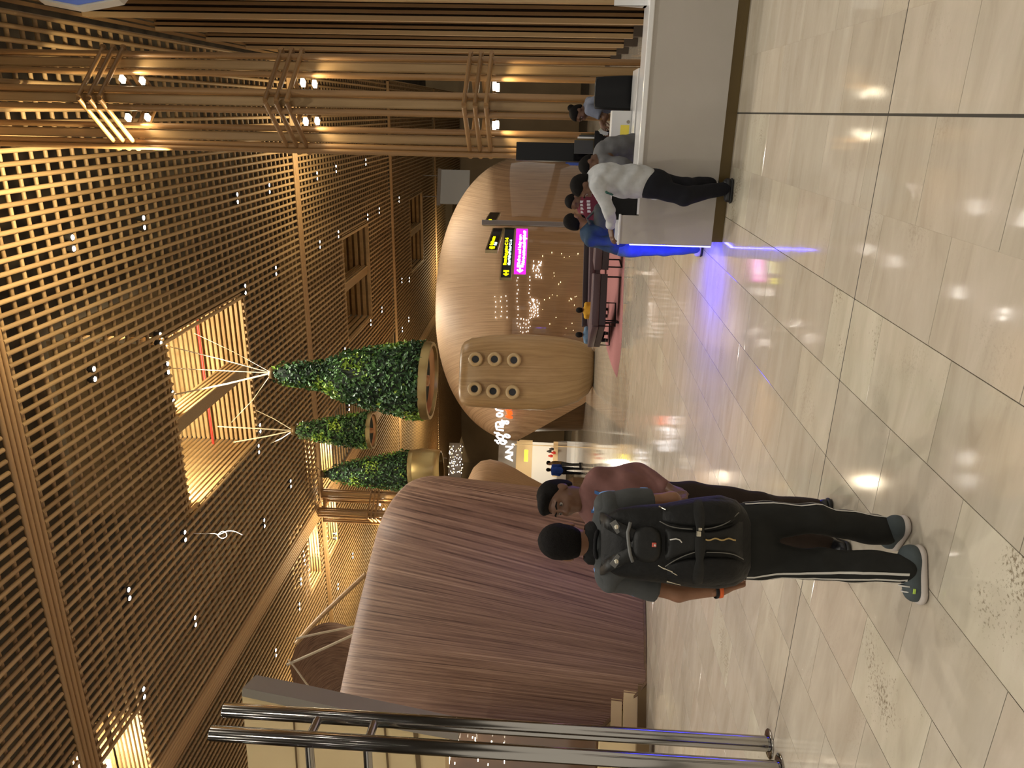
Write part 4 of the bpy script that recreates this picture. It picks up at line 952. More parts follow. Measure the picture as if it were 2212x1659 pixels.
class Soft:
    """list of soft shapes; field(P) and mesh()"""
    def __init__(s): s.p = []; s.cut = []; s.wr = None
    def cap(s, a, b, ra, rb=None, n=None, k=1.0, sm=0.025):
        rb = ra if rb is None else rb; a, b = np.array(a, float), np.array(b, float)
        n = None if n is None else np.array(Vector(n).normalized(), float)
        R = max(ra, rb)*1.25 + sm; s.p.append(('c', a, b, ra, rb, n, k, sm, np.minimum(a, b)-R, np.maximum(a, b)+R)); return s
    def ell(s, c, r, R=None, sm=0.02, sub=False):
        c = np.array(c, float); M = np.eye(3) if R is None else np.array(R, float); rm = max(r)*1.2 + sm
        s.p.append(('e' if not sub else 's', c, np.array(r, float), M, None, None, 1, sm, c-rm, c+rm)); return s
    def plane(s, p, n): s.cut.append((np.array(p, float), np.array(Vector(n).normalized(), float))); return s   # keeps the side n points away from
    def dist(s, q, P):
        if q[0] == 'c':
            _, a, b, ra, rb, n, k = q[:7]; X = P - a; ab = b - a
            if n is not None and k != 1:
                X = X + np.multiply.outer((X @ n)*(1/k-1), n); ab = ab + n*((ab @ n)*(1/k-1))
            t = np.clip((X @ ab)/max(ab @ ab, 1e-9), 0, 1); d = np.linalg.norm(X - t[..., None]*ab, axis=-1) - (ra + (rb-ra)*t)
            return d*(1 if k >= 1 else (0.5+0.5*k))
        X = (P - q[1]) @ q[3]; return (np.linalg.norm(X/q[2], axis=-1) - 1)*q[2].min()
    def field(s, ax):
        sh = tuple(len(a) for a in ax); f = np.full(sh, 9.0, np.float64)
        for q in s.p:
            lo = [np.searchsorted(ax[i], q[8][i]) for i in range(3)]; hi = [np.searchsorted(ax[i], q[9][i]) for i in range(3)]
            if any(l >= g for l, g in zip(lo, hi)): continue
            sl = tuple(slice(l, g) for l, g in zip(lo, hi))
            P = np.stack(np.meshgrid(*[ax[i][sl[i]] for i in range(3)], indexing='ij'), -1)
            d = s.dist(q, P); g = f[sl]; k = q[7]
            if q[0] == 's':
                h = np.clip(0.5 - 0.5*(d+g)/k, 0, 1); f[sl] = g + (-d-g)*h + k*h*(1-h)
            else:
                h = np.clip(0.5 + 0.5*(g-d)/k, 0, 1); f[sl] = g + (d-g)*h - k*h*(1-h)
        if s.wr or s.cut:
            P = np.stack(np.meshgrid(*ax, indexing='ij'), -1)
            if s.wr: f = f + s.wr(P)
            for p, n in s.cut: f = np.maximum(f, (P - p) @ n)
        return f
    def mesh(s, h):
        lo = np.min([q[8] for q in s.p if q[0] != 's'], 0) - 2*h; hi = np.max([q[9] for q in s.p if q[0] != 's'], 0) + 2*h
        ax = [np.arange(lo[i], hi[i] + h, h) for i in range(3)]
        V, Q = nets(s.field(ax), np.array([a[0] for a in ax]), h)
        # a light relaxation keeps the surface clean
        for _ in range(2):
            A = np.zeros_like(V); C = np.zeros(len(V))
            for i in range(4):
                a, b = Q[:, i], Q[:, (i+1) % 4]
                np.add.at(A, a, V[b]); np.add.at(C, a, 1); np.add.at(A, b, V[a]); np.add.at(C, b, 1)
            V = V*0.5 + 0.5*A/np.maximum(C, 1)[:, None]
        return V, Q
def soft_obj(name, parts, m, parent=None, loc=None):
    """parts: (V,Q) pairs joined into one mesh object"""
    me = bpy.data.meshes.new(name); base = np.array(parent_loc(parent) if loc is None else loc, float)
    vs, qs, o = [], [], 0
    for V, Q in parts: vs.append(V - base); qs.append(Q + o); o += len(V)
    V = np.concatenate(vs); Q = np.concatenate(qs)
    me.vertices.add(len(V)); me.vertices.foreach_set('co', V.ravel()); me.loops.add(Q.size); me.loops.foreach_set('vertex_index', Q.ravel())
    me.polygons.add(len(Q)); me.polygons.foreach_set('loop_start', np.arange(0, Q.size, 4)); me.polygons.foreach_set('loop_total', np.full(len(Q), 4))
    me.polygons.foreach_set('use_smooth', [True]*len(Q)); me.materials.append(m); me.update(calc_edges=True); me.validate()
    ob = bpy.data.objects.new(name, me); COL.objects.link(ob)
    if parent is not None: ob.parent = parent
    if loc is not None: ob.location = Vector(loc) - (parent_loc(parent) if parent is not None else Vector((0, 0, 0)))
    return ob
def folds(amp, f=38.0, seed=0.0):
    def w(P): return amp*(np.sin(P[..., 2]*f + 3*np.sin(P[..., 0]*11+seed) + 2.2*np.sin(P[..., 1]*13+seed*2))*0.6 + np.sin(P[..., 2]*f*0.43 + 5*P[..., 0] + 4*P[..., 1]*np.sin(seed+1) + seed))
    return w
def hand(wr, d, pn, th, curl=0.5, sc=1.0, spread=0.10):
    """palm and five fingers; d along the hand, pn out of the palm's back, th towards the thumb"""
    S = Soft(); wr = Vector(wr); d = Vector(d).normalized(); pn = Vector(pn); pn = (pn - d*pn.dot(d)).normalized(); th = Vector(th); th = (th - d*th.dot(d) - pn*th.dot(pn)).normalized()
    kn = wr + d*0.092*sc
    S.cap(wr - d*0.05*sc, wr + d*0.01*sc, 0.027*sc, 0.029*sc, pn, 0.75, 0.012)
    for k in (-1.2, -0.4, 0.4, 1.2): S.cap(wr + d*0.012*sc + th*(k*0.011*sc), kn + th*(k*0.0185*sc), 0.0165*sc, 0.0125*sc, pn, 0.8, 0.010)
    for i, (k, l) in enumerate(((1.25, 0.90), (0.42, 1.0), (-0.42, 0.94), (-1.25, 0.74))):
        p = kn + th*(k*0.0185*sc); a = curl*(0.85+0.12*i)
        for j, (ln, r) in enumerate(((0.043, 0.0092), (0.027, 0.0084), (0.022, 0.0076))):
            a2 = a*(j+1)*0.85; q = p + (d*math.cos(a2) - pn*math.sin(a2) + th*(spread*k*0.3*math.cos(a2))).normalized()*ln*l*sc
            S.cap(p, q, r*sc, (r-0.0006)*sc, sm=0.004); p = q
    p = wr + d*0.022*sc + th*0.026*sc
    for j, (ln, r, sp) in enumerate(((0.042, 0.0125, 0.75), (0.032, 0.0100, 0.42), (0.026, 0.0088, 0.25))):
        q = p + (d*(1-sp*0.45) + th*sp - pn*(0.30+0.35*curl)).normalized()*ln*sc; S.cap(p, q, r*sc, (r-0.001)*sc, sm=0.006); p = q
    return S
def head_soft(S, C, hf, hu, sc=1.0, face=True):
    hf = Vector(hf).normalized(); hu = Vector(hu); hu = (hu - hf*hu.dot(hf)).normalized(); hs = hf.cross(hu)
    R = np.array(Matrix((hs, hf, hu)).transposed()); C = Vector(C)
    def p(x, y, z): return C + (hs*x + hf*y + hu*z)*sc
    def r(*a): return [x*sc for x in a]
    S.ell(p(0, -0.012, 0.030), r(0.076, 0.096, 0.088), R); S.ell(p(0, 0.026, -0.040), r(0.058, 0.066, 0.074), R, 0.03)
    S.ell(p(0, 0.052, -0.088), r(0.030, 0.030, 0.022), R, 0.025)
    for sg in (-1, 1): S.ell(p(sg*0.078, -0.008, -0.006), r(0.010, 0.024, 0.033), R, 0.008)
    if face:
        S.cap(p(-0.045, 0.078, 0.034), p(0.045, 0.078, 0.034), 0.013*sc, sm=0.02)
        S.cap(p(0, 0.090, 0.018), p(0, 0.108, -0.022), 0.008*sc, 0.013*sc, sm=0.012)
        for sg in (-1, 1): S.ell(p(sg*0.032, 0.098, 0.012), r(0.015, 0.014, 0.007), R, 0.012, True); S.ell(p(sg*0.040, 0.062, -0.026), r(0.022, 0.022, 0.020), R, 0.03); S.ell(p(sg*0.012, 0.100, -0.026), r(0.009, 0.010, 0.008), R, 0.008)
        S.cap(p(-0.020, 0.083, -0.056), p(0.020, 0.083, -0.056), 0.0075*sc, sm=0.008); S.cap(p(-0.017, 0.081, -0.067), p(0.017, 0.081, -0.067), 0.008*sc, sm=0.008)
        S.ell(p(0, 0.096, -0.0615), r(0.022, 0.008, 0.0022), R, 0.003, True)
    return p, R, r
SKIN = [noisy('skin_warm', (0.23, 0.105, 0.055), (0.29, 0.14, 0.075), (1, 1, 1), 9.0, 0.5), noisy('skin_dark', (0.10, 0.045, 0.024), (0.145, 0.068, 0.036), (1, 1, 1), 9.0, 0.48)]
M_HAIR = noisy('hair_black', (0.003, 0.0025, 0.0025), (0.009, 0.007, 0.006), (60, 60, 20), 8.0, 0.7, bump=0.5, spec=0.12)
M_EYE = mat('eye_white', (0.30, 0.26, 0.23), 0.3); M_IRIS = mat('iris', (0.02, 0.012, 0.008), 0.15)
def cloth(name, c, rough=0.85, v=0.12):
    d = tuple(x*(1-v) for x in c); l_ = tuple(min(1, x*(1+v)) for x in c)
    return noisy(name, d, l_, (1, 1, 1), 14.0, rough, bump=0.15, spec=0.25)
def figure(J, label, skin, shirt, trous, shoe, f, hf, hu, h=0.012, face=True, hair='short', group=None, sleeve='long', girth=1.0, torso=(0.155, 0.125), leg=(0.082, 0.060, 0.056), hc=1.0,
           shirt_fold=0.004, hands=('L', 'R'), hd=None, untuck=0.06, shoes=True, arm=(0.052, 0.042), skip=(), wrinkle_tr=0.004, hem_r=None, shoe_k=1.0):
    """J: joints in the world; f: the way the chest faces; returns the body object and helpers"""
    f = Vector(f).normalized(); up = Vector((0, 0, 1)); g = girth
    base = (J['anL'] + J['anR'])/2; base = Vector((base.x, base.y, min(J['anL'].z, J['anR'].z) - 0.08))
    S = Soft(); p, R, r = head_soft(S, J['head'], hf, hu, hc, face)
    S.cap(J['neck'] - up*0.03, p(0, -0.025, -0.05), 0.056*g, 0.052*g, sm=0.03)
    S.cap(J['chest'], J['neck'] - up*0.03, 0.11*g, 0.06*g, f, 0.7, 0.05)
    S.cap(J['pelvis'], J['chest'], 0.115*g, 0.115*g, f, 0.72, 0.05)
    for k in 'LR':
        S.cap(J['sh'+k], J['chest'], 0.05*g, 0.07*g, sm=0.04); S.cap(J['sh'+k], J['el'+k], 0.043*g, 0.036*g); S.cap(J['el'+k], J['wr'+k], 0.037*g, 0.026*g)
        S.cap(J['pelvis'], J['hip'+k], 0.09*g, 0.075*g); S.cap(J['hip'+k], J['kn'+k], 0.070*g, 0.050*g); S.cap(J['kn'+k], J['an'+k], 0.050*g, 0.036*g)
    parts = [S.mesh(h)]
    for k in hands:
        d, pn, th, cu = (hd or {}).get(k, (J['wr'+k]-J['el'+k], -f, f, 0.55)); parts.append(hand(J['wr'+k], d, pn, th, cu).mesh(min(h*0.5, 0.0048)))
    body = soft_obj('person', parts, skin, loc=base); tag(body, label, 'person', group)
    # hair
    Hs = Soft(); Hs.ell(p(0, -0.016, 0.036), r(0.083, 0.104, 0.094), R); Hs.ell(p(0, -0.05, -0.02), r(0.070, 0.062, 0.075), R, 0.03)
    hfv, huv = (Vector(R[:, 1]), Vector(R[:, 2]))
    Hs.plane(p(0, 0.060, 0.062), hfv*0.75 - huv*0.66) if hair != 'long' else Hs.plane(p(0, 0.06, 0.06), hfv*0.8 - huv*0.6)
    Hs.plane(p(0, -0.03, -0.062), -huv*0.95 + hfv*0.2)
    def hw(P): return 0.0022*np.sin(P[..., 0]*260)*np.sin(P[..., 1]*240+1)*np.sin(P[..., 2]*230)
    Hs.wr = hw
    if hair == 'bun': Hs.ell(p(0, -0.125, 0.065), r(0.045, 0.04, 0.045), R, 0.015)
    if hair == 'full': Hs.ell(p(0, 0.05, 0.095), r(0.065, 0.045, 0.035), R, 0.02)
    soft_obj('hair', [Hs.mesh(min(h, 0.0065 if h < 0.01 else h))], M_HAIR, body)
    if face and h < 0.013:
        for sg in (-1, 1):
            q = MB(); q.sphere(p(sg*0.031, 0.0795, 0.011), 0.0108*hc, 8); ey = q.build('eye', M_EYE, body, smooth=True)
            q = MB(); q.sphere(p(sg*0.031, 0.0865, 0.011), 0.0062*hc, 6); q.build('iris', M_IRIS, ey, smooth=True)
            q = MB(); q.tube([p(sg*0.012, 0.099, 0.034), p(sg*0.032, 0.098, 0.040), p(sg*0.052, 0.084, 0.034)], [0.004, 0.005, 0.003], 6); q.build('eyebrow', M_HAIR, body)
    # shirt
    T = Soft(); tw, td = torso; slv = []
    hem = J['pelvis'] - up*untuck
    shm = (J['shL'] + J['shR'])/2
    T.cap(hem, J['chest'], tw*0.96*g, tw*g, f, td/tw, 0.05); T.cap(J['chest'], shm - up*0.03, tw*g, tw*0.85*g, f, td/tw*0.9, 0.05)
    T.cap(shm - up*0.02, J['neck'] - up*0.012, 0.085*g, 0.060*g, sm=0.05)
    for k in 'LR':
        T.cap(J['sh'+k], shm, 0.066*g, 0.085*g, sm=0.05); a0, a1 = arm
        if sleeve == 'long': T.cap(J['sh'+k], J['el'+k], (a0+0.014)*g, (a0-0.002)*g); T.cap(J['el'+k], J['el'+k] + (J['wr'+k]-J['el'+k])*0.93, (a0-0.002)*g, a1*g)
        else:
            sv = Soft(); e1 = J['sh'+k] + (J['el'+k]-J['sh'+k])*0.72; sv.cap(J['sh'+k] - (J['el'+k]-J['sh'+k])*0.05, e1, (a0+0.026)*g, (a0+0.034)*g); sv.plane(J['sh'+k] + (J['el'+k]-J['sh'+k])*0.68, J['el'+k]-J['sh'+k]); sv.wr = folds(0.005, 34.0, 3.0); slv.append(sv.mesh(h))
    T.plane(hem - up*0.02, -up)
    if shirt_fold: T.wr = folds(shirt_fold, 42.0, J['head'].x)
    sh_ = soft_obj('shirt', [T.mesh(h)] + slv, shirt, body)
    q = MB(); cn = p(0, -0.02, -0.125); 
    # trousers
    Q_ = Soft(); l0, l1, l2 = leg
    Q_.cap(J['pelvis'] + up*0.02, J['pelvis'] - up*0.06, tw*0.90*g, tw*0.93*g, f, 0.80, 0.05)
    for k in 'LR':
        Q_.cap(J['hip'+k] , J['kn'+k], (l0+0.012)*g, l1*g, sm=0.03); Q_.cap(J['kn'+k], J['an'+k] + up*0.0, l1*g, (hem_r or l2)*g, sm=0.03)
    Q_.plane(J['pelvis'] + up*0.06, up)
    zl = min(J['anL'].z, J['anR'].z)
    if wrinkle_tr: Q_.wr = folds(wrinkle_tr, 30.0, J['head'].x+2)
    tr_ = soft_obj('trousers', [Q_.mesh(h)], trous, body)
    # shoes
    if shoes:
        for k in 'LR':
            if k in skip: continue
            a = J['an'+k]; t = J['toe'+k]; z0 = a.z - 0.08; d = Vector((t.x-a.x, t.y-a.y, 0)); ln = d.length; d.normalize(); heel = Vector((a.x, a.y, z0)) - d*0.055; toe = Vector((t.x, t.y, z0))
            s_ = Soft(); s_.cap(heel + up*0.052, toe - d*0.05 + up*0.036*shoe_k, 0.042*shoe_k, 0.040*shoe_k, sm=0.02); s_.cap(heel + up*0.05 + d*0.02, Vector((a.x, a.y, z0)) + up*0.085, 0.038*shoe_k, 0.040*shoe_k, sm=0.03); s_.plane(heel + up*0.022, -up)
            so = soft_obj('shoe', [s_.mesh(min(h, 0.007))], shoe[0], body)
            s_ = Soft(); n2 = d.cross(up); s_.cap(heel + up*0.018 + d*0.0, toe - d*0.045 + up*0.018, 0.044*shoe_k, 0.046*shoe_k, up, 0.5*shoe_k, 0.01); s_.plane(heel + up*0.002, -up); s_.plane(heel + up*0.027*shoe_k**2, up)
            soft_obj('sole', [s_.mesh(min(h, 0.006))], shoe[1], so)
    return body, p, T, Q_, R
def foot(J, k, heel, toe, z=0.08):
    """ankle above the heel's floor point; toe on the floor"""
    a = lev(*heel); t = lev(*toe); d = (t-a); d.z = 0; d = d.normalized() if d.length > 1e-3 else -FH
    J['an'+k] = a + d*0.05 + Vector((0, 0, z)); J['toe'+k] = Vector((t.x, t.y, 0.02))
# ================================================================== the man with the black backpack (seen from behind)
M_SGREY = cloth('grey_tshirt', (0.065, 0.068, 0.068), 0.9); M_STRK = cloth('charcoal_trackpants', (0.016, 0.0165, 0.015), 0.85)
M_BSTR = mat('white_stripe', (0.62, 0.60, 0.55), 0.8); M_SHOEG = cloth('grey_knit_shoe', (0.07, 0.085, 0.09), 0.8); M_SOLEW = mat('pale_sole', (0.55, 0.49, 0.44), 0.6)
gL = lev(2000, 1222); dA = gL.dot(FH); D0 = dA
J = {}
foot(J, 'L', (1994, 1204), (1996, 1304)); foot(J, 'R', (1960, 1138), (1932, 1178))
dL, dR = J['anL'].dot(FH), J['anR'].dot(FH); dm = (dL+dR)/2
J.update(head=at(1224, 1170, dm), neck=at(1288, 1173, dm), chest=at(1370, 1172, dm-0.01), pelvis=at(1575, 1165, dm), shL=at(1322, 1247, dm), shR=at(1318, 1092, dm+0.02), elL=at(1465, 1282, dm+0.03), wrL=at(1562, 1274, dm+0.06),
         elR=at(1452, 1080, dm+0.06), wrR=at(1470, 1110, dm+0.36), hipL=at(1605, 1209, dm), hipR=at(1605, 1126, dm+0.02), knL=at(1775, 1218, (dm+dL)/2-0.03), knR=at(1765, 1122, (dm+dR)/2-0.04))
FA = (FH*0.95 - RH*0.3).normalized()
dwn = Vector((0, 0, -1)); UPV = Vector((0, 0, 1))
man, hp, Tsh, Ttr, HR = figure(J, 'man in grey t-shirt and striped black track pants seen from behind, wearing a big backpack', SKIN[0], M_SGREY, M_STRK, (M_SHOEG, M_SOLEW), FA, FH*0.98 - RH*0.12 - Vector((0, 0, 0.12)), (0, 0, 1), h=0.0085,
    face=True, sleeve='short', torso=(0.150, 0.108), leg=(0.076, 0.068, 0.058), arm=(0.036, 0.03), hd={'L': (dwn*0.9 + FH*0.25 + RH*0.2, -RH - FH*0.3, FH - RH*0.1, 1.05), 'R': (FH, RH, Vector((0, 0, 1)), 0.8)}, untuck=0.05, girth=0.98, hem_r=0.064, shirt_fold=0.007, wrinkle_tr=0.005, shoe_k=1.14)
# pale cuff line of the trousers, side stripes, orange wrist band, blue edge of the sleeves
def on_surface(S, p, d, reach=0.14):
    """walk from outside along -d until the soft shape is met"""
    p = Vector(p); d = Vector(d).normalized(); hits = None
    for i in range(70):
        q = p + d*(reach*(1 - i/69.0)); P = np.array(q)[None, :]; v = 9.0
        for s_ in S.p:
            dd = float(S.dist(s_, P)[0]); k = s_[7]; h_ = min(1, max(0, 0.5+0.5*(v-dd)/k)); v = v + (dd-v)*h_ - k*h_*(1-h_)
        if S.wr: v += float(S.wr(P)[0])
        if v < 0.0: return q + d*0.003
    return p + d*0.06
for k, off in (('L', (16, 48, 78)), ('R', (-14, 16))):
    lat = (-RH if k == 'L' else RH)
    for o_ in off:
        pts = []
        for i in range(22):
            u = i/21; c = J['hip'+k].lerp(J['kn'+k], u*2) if u < 0.5 else J['kn'+k].lerp(J['an'+k], (u-0.5)*1.96)
            an = math.radians(o_ + (-30 + 30*min(1, u*1.5) if k == 'L' else 0)); d = lat*math.cos(an) - FH*math.sin(an)
            pts.append((on_surface(Ttr, c, d), d))
        q = MB(); w = 0.0058; rows = [[p_ + d.cross(UPV)*w, p_ + d*0.0012, p_ - d.cross(UPV)*w] for p_, d in pts]; q.grid(rows)
        q.build('side_stripe', M_BSTR, man, smooth=True)
# laces and a green flash on the nearer shoe
tq = J['toeL']; aq = J['anL']; fd = Vector((tq.x-aq.x, tq.y-aq.y, 0)).normalized(); fs = fd.cross(UPV)
for k in range(3):
    c = Vector((aq.x, aq.y, 0)) + fd*(0.050 + 0.024*k) + UPV*(0.108 - 0.010*k)
    q = MB(); q.tube([c + fs*0.034 - UPV*0.024, c + fs*0.012 + UPV*0.002, c - fs*0.012 + UPV*0.002, c - fs*0.034 - UPV*0.024], 0.0036, 6); q.build('lace', M_BSTR, man, smooth=True)
q = MB(); q.box(Vector((aq.x, aq.y, 0.062)) + fd*0.085 - FH*0.047, (0.022, 0.004, 0.010), GA + 3.0); q.build('green_flash', mat('lime_flash', (0.45, 0.65, 0.10), 0.6), man)
wq = J['wrL']; wd = (J['wrL']-J['elL']).normalized()
q = MB(); q.lathe([(0.031, -0.011), (0.036, -0.009), (0.037, 0.0), (0.036, 0.009), (0.031, 0.011)], 24, Matrix.Translation(wq - wd*0.018) @ frame_from(wd, RH).to_4x4()); bnd = q.build('wrist_band', mat('orange_band', (0.80, 0.13, 0.02), 0.6), man, smooth=True)
q = MB(); q.lathe([(0.034, -0.008), (0.0375, -0.006), (0.0375, 0.006), (0.034, 0.008)], 24, Matrix.Translation(wq - wd*0.036) @ frame_from(wd, RH).to_4x4()); q.build('black_thread', M_BLKM, bnd, smooth=True)
M_LBLUE = mat('light_blue_piping', (0.16, 0.30, 0.62), 0.7)
for k in 'LR':
    lat = (-RH if k == 'L' else RH); pts = [on_surface(Tsh, J['sh'+k].lerp(J['neck'], u) , lat*0.8 + Vector((0, 0, 0.5)) + FH*0.5, 0.2) for u in (0.55, 0.35, 0.15, 0.0)] + [on_surface(Tsh, J['sh'+k].lerp(J['el'+k], u), lat + FH*0.25, 0.2) for u in (0.15, 0.3, 0.45, 0.6)]
    q = MB(); q.tube(catmull(pts, 20), 0.007, 8); q.build('sleeve_piping', M_LBLUE, man, smooth=True)
q = MB(); q.tube([hp(0.06*math.cos(a), -0.028+0.06*math.sin(a), -0.145-0.012*math.sin(a)) for a in [i*2*math.pi/20 for i in range(20)]], 0.010, 8, closed=True); q.build('collar', M_BLKM, man, smooth=True)
# ---- the backpack
M_NYL = noisy('black_nylon', (0.0045, 0.0045, 0.0045), (0.008, 0.008, 0.0075), (1, 1, 1), 40.0, 0.6, bump=0.2, spec=0.25); M_NYL2 = noisy('black_nylon_panel', (0.006, 0.006, 0.0055), (0.011, 0.011, 0.010), (1, 1, 1), 30.0, 0.5, bump=0.15, spec=0.3)
M_PIPE = mat('grey_piping', (0.13, 0.125, 0.11), 0.5); M_PATCH = mat('grey_patch', (0.13, 0.13, 0.125), 0.6); M_METAL = mat('bright_metal', (0.7, 0.66, 0.55), 0.2, metal=1.0)
DB = dm - 0.20
rowsB = [(1298, 1130, 1216, .05), (1312, 1112, 1232, .10), (1335, 1098, 1245, .17), (1380, 1091, 1254, .24), (1430, 1088, 1259, .27), (1500, 1075, 1270, .30), (1555, 1069, 1272, .30), (1590, 1080, 1265, .27), (1612, 1102, 1250, .20), (1622, 1130, 1225, .10)]
bp = empty('backpack', at(1622, 1175, DB), 'big black backpack with silver zip pulls on the back of the man in track pants', 'backpack')
def bag_row(x):
    for a, b in zip(rowsB[:-1], rowsB[1:]):
        if a[0] <= x <= b[0]: u = (x-a[0])/(b[0]-a[0]); return [a[i] + (b[i]-a[i])*u for i in range(1, 4)]
    return list(rowsB[0 if x < rowsB[0][0] else -1][1:])
def bag_pt(x, y, lift=0.0):
    yr, yl, th = bag_row(x); v = max(-1, min(1, (y-(yr+yl)/2)/((yl-yr)/2)))
    return at(x, y, DB - th/2*(max(0.0, 1-abs(v)**3))**(1/3) - lift)
q = MB(); rr = []
xs = [1298 + (1622-1298)*i/40 for i in range(41)]
for x in xs:
    yr, yl, th = bag_row(x); row = []
    for i in range(56):
        ph = 2*math.pi*i/56; cc, ss = math.cos(ph), math.sin(ph); e = 2/3.0
        y = (yr+yl)/2 + math.copysign(abs(cc)**e, cc)*(yl-yr)/2; row.append(at(x, y, DB - math.copysign(abs(ss)**e, ss)*th/2))
    rr.append(row)
q.grid(rr, closed=True); q.f += [tuple(range(55, -1, -1)), tuple(range(40*56, 41*56))]; q.mi += [0, 0]
q.build('main_bag', M_NYL, bp, smooth=True)
def bag_panel(name, outline, m_, lift=0.02, edge=0.012):
    """raised panel: a grid inside a picture-space outline given as (x, y_right, y_left) rows, pillowed off the bag"""
    q = MB(); rows = []
    for i, (x, a, b) in enumerate(outline):
        u = i/(len(outline)-1); row = []
        for j in range(15):
            v = j/14; pil = (max(0, 1-abs(2*v-1)**4)*max(0, 1-abs(2*u-1)**4))**0.5; row.append(bag_pt(x, a+(b-a)*v, lift*pil - 0.002))
        rows.append(row)
    q.grid(rows); return q.build(name, m_, bp, smooth=True)
def dense(o, n=15):
    r = []
    for i in range(n):
        u = i/(n-1)*(len(o)-1); j = min(int(u), len(o)-2); t = u-j; r.append(tuple(o[j][k] + (o[j+1][k]-o[j][k])*t for k in range(3)))
    return r
bag_panel('top_pouch', dense([(1362, 1160, 1190), (1372, 1142, 1208), (1390, 1135, 1216), (1410, 1137, 1216), (1424, 1146, 1208), (1430, 1165, 1190)]), M_NYL2, 0.035)
bag_panel('front_pocket', dense([(1436, 1140, 1214), (1460, 1143, 1206), (1500, 1146, 1194), (1540, 1146, 1193), (1580, 1136, 1198), (1606, 1120, 1208)]), M_NYL2, 0.025)
bag_panel('side_pocket', dense([(1440, 1218, 1254), (1480, 1206, 1264), (1530, 1202, 1267), (1580, 1204, 1262), (1608, 1214, 1248)]), M_NYL, 0.028)
bag_panel('side_pocket', dense([(1430, 1092, 1128), (1480, 1082, 1138), (1530, 1076, 1140), (1580, 1080, 1134), (1600, 1094, 1112)]), M_NYL, 0.028)
for pl in ([(1425, 1126), (1445, 1136), (1468, 1141), (1496, 1143)], [(1522, 1143), (1548, 1138), (1572, 1128), (1596, 1107)], [(1437, 1224), (1455, 1212), (1480, 1200), (1504, 1192)], [(1526, 1193), (1560, 1194), (1585, 1198), (1606, 1208)]):
    q = MB(); q.tube([bag_pt(p_.x, p_.y, 0.020) for p_ in catmull([Vector((x, y, 0)) for x, y in pl], 16)], 0.0022, 6); q.build('piping', M_PIPE, bp, smooth=True)
q = MB(); rows = []
for i in range(26):
    y = 1076 + (1262-1076)*i/25; w = 8 + 4*abs(math.sin(i*0.35)); xx = 1507 + 6*math.sin(i*0.13); rows.append([bag_pt(xx-w, y, 0.026), bag_pt(xx, y, 0.034), bag_pt(xx+w, y, 0.026)])
q.grid(rows); q.build('cross_strap', M_NYL2, bp, smooth=True)
def small_box(name, x, y, dims, m_, lift, rz=0.0, parent=bp):
    c = bag_pt(x, y, lift); q = MB(); q.box(c, dims, M=Matrix.Rotation(GA, 3, 'Z') @ Matrix.Rotation(rz, 3, 'Y'), bev=min(dims)*0.3); return q.build(name, m_, parent)
small_box('buckle', 1509, 1153, (0.022, 0.012, 0.020), M_METAL, 0.042); small_box('buckle', 1512, 1143, (0.012, 0.010, 0.016), M_METAL, 0.042)
small_box('logo_patch', 1413, 1177, (0.018, 0.006, 0.018), mat('red_patch', (0.55, 0.10, 0.07), 0.5), 0.038); small_box('logo_mark', 1415, 1178, (0.008, 0.006, 0.007), M_BSTR, 0.042)
q = MB(); q.tube([bag_pt(x, y, 0.032) for x, y in ((1447, 1166), (1460, 1164), (1468, 1166), (1473, 1172))], 0.0028, 6); q.build('hook_mark', M_BSTR, bp, smooth=True)
q = MB(); q.tube([bag_pt(1524 + 5*i, 1165 + 2*math.sin(i*1.1), 0.034) for i in range(14)], 0.0035, 6); q.build('zip', mat('bronze_zip', (0.45, 0.33, 0.15), 0.3, metal=1.0), bp)
for (x, y, l) in ((1372, 1168, 22), (1422, 1222, 14), (1434, 1228, 18), (1450, 1236, 14), (1440, 1256, 30), (1424, 1094, 14)):
    q = MB(); q.tube([bag_pt(x, y, 0.016), bag_pt(x + l*0.4, y+3, 0.022), bag_pt(x + l, y+7, 0.018)], [0.0035, 0.002, 0.003], 6); q.build('zip_pull', M_METAL, bp)
q = MB(); q.tube([bag_pt(x, y, 0.03) for x, y in ((1362, 1128), (1356, 1150), (1358, 1175), (1362, 1200), (1367, 1214))], 0.007, 8); q.build('carry_handle', M_PATCH, bp, smooth=True)
for k, sx in (('L', 1), ('R', -1)):
    yy = (1238 if k == 'L' else 1104)
    pl = [bag_pt(1372, 1175 + sx*16, 0.004), bag_pt(1350, 1175 + sx*27, 0.008), bag_pt(1330, 1175 + sx*38, 0.012), bag_pt(1314, 1175 + sx*47, 0.012), at(1303, 1175 + sx*55, dm-0.05), at(1299, 1175 + sx*59, dm+0.03), at(1312, 1175 + sx*62, dm+0.12)]
    P_ = catmull(pl, 26); q = MB(); rows = []
    for i, p_ in enumerate(P_):
        t_ = (P_[min(i+1, 25)] - P_[max(i-1, 0)]).normalized(); n_ = (-FH*max(0.0, 1-i/15) + UPV*min(1.0, i/15)); ac = t_.cross(n_).normalized()*0.026; n_ = ac.cross(t_).normalized(); n_ = n_ if n_.dot(UPV - FH) > 0 else -n_
        rows.append([p_ - ac, p_ - ac + n_*0.012, p_ + n_*0.017, p_ + ac + n_*0.012, p_ + ac])
    q.grid(rows); q.build('shoulder_strap', M_NYL2, bp, smooth=True)
    q = MB(); c = bag_pt(1331, 1175 + sx*37, 0.032); q.box(c, (0.028, 0.006, 0.052), M=Matrix.Rotation(GA, 3, 'Z') @ Matrix.Rotation(-sx*0.95, 3, 'Y')); pa = q.build('strap_patch', M_PATCH, bp)
    q = MB(); q.sphere(c - FH*0.004, (0.010, 0.003, 0.010), 8, Matrix.Rotation(GA, 3, 'Z')); q.build('patch_emblem', M_METAL, pa, smooth=True)
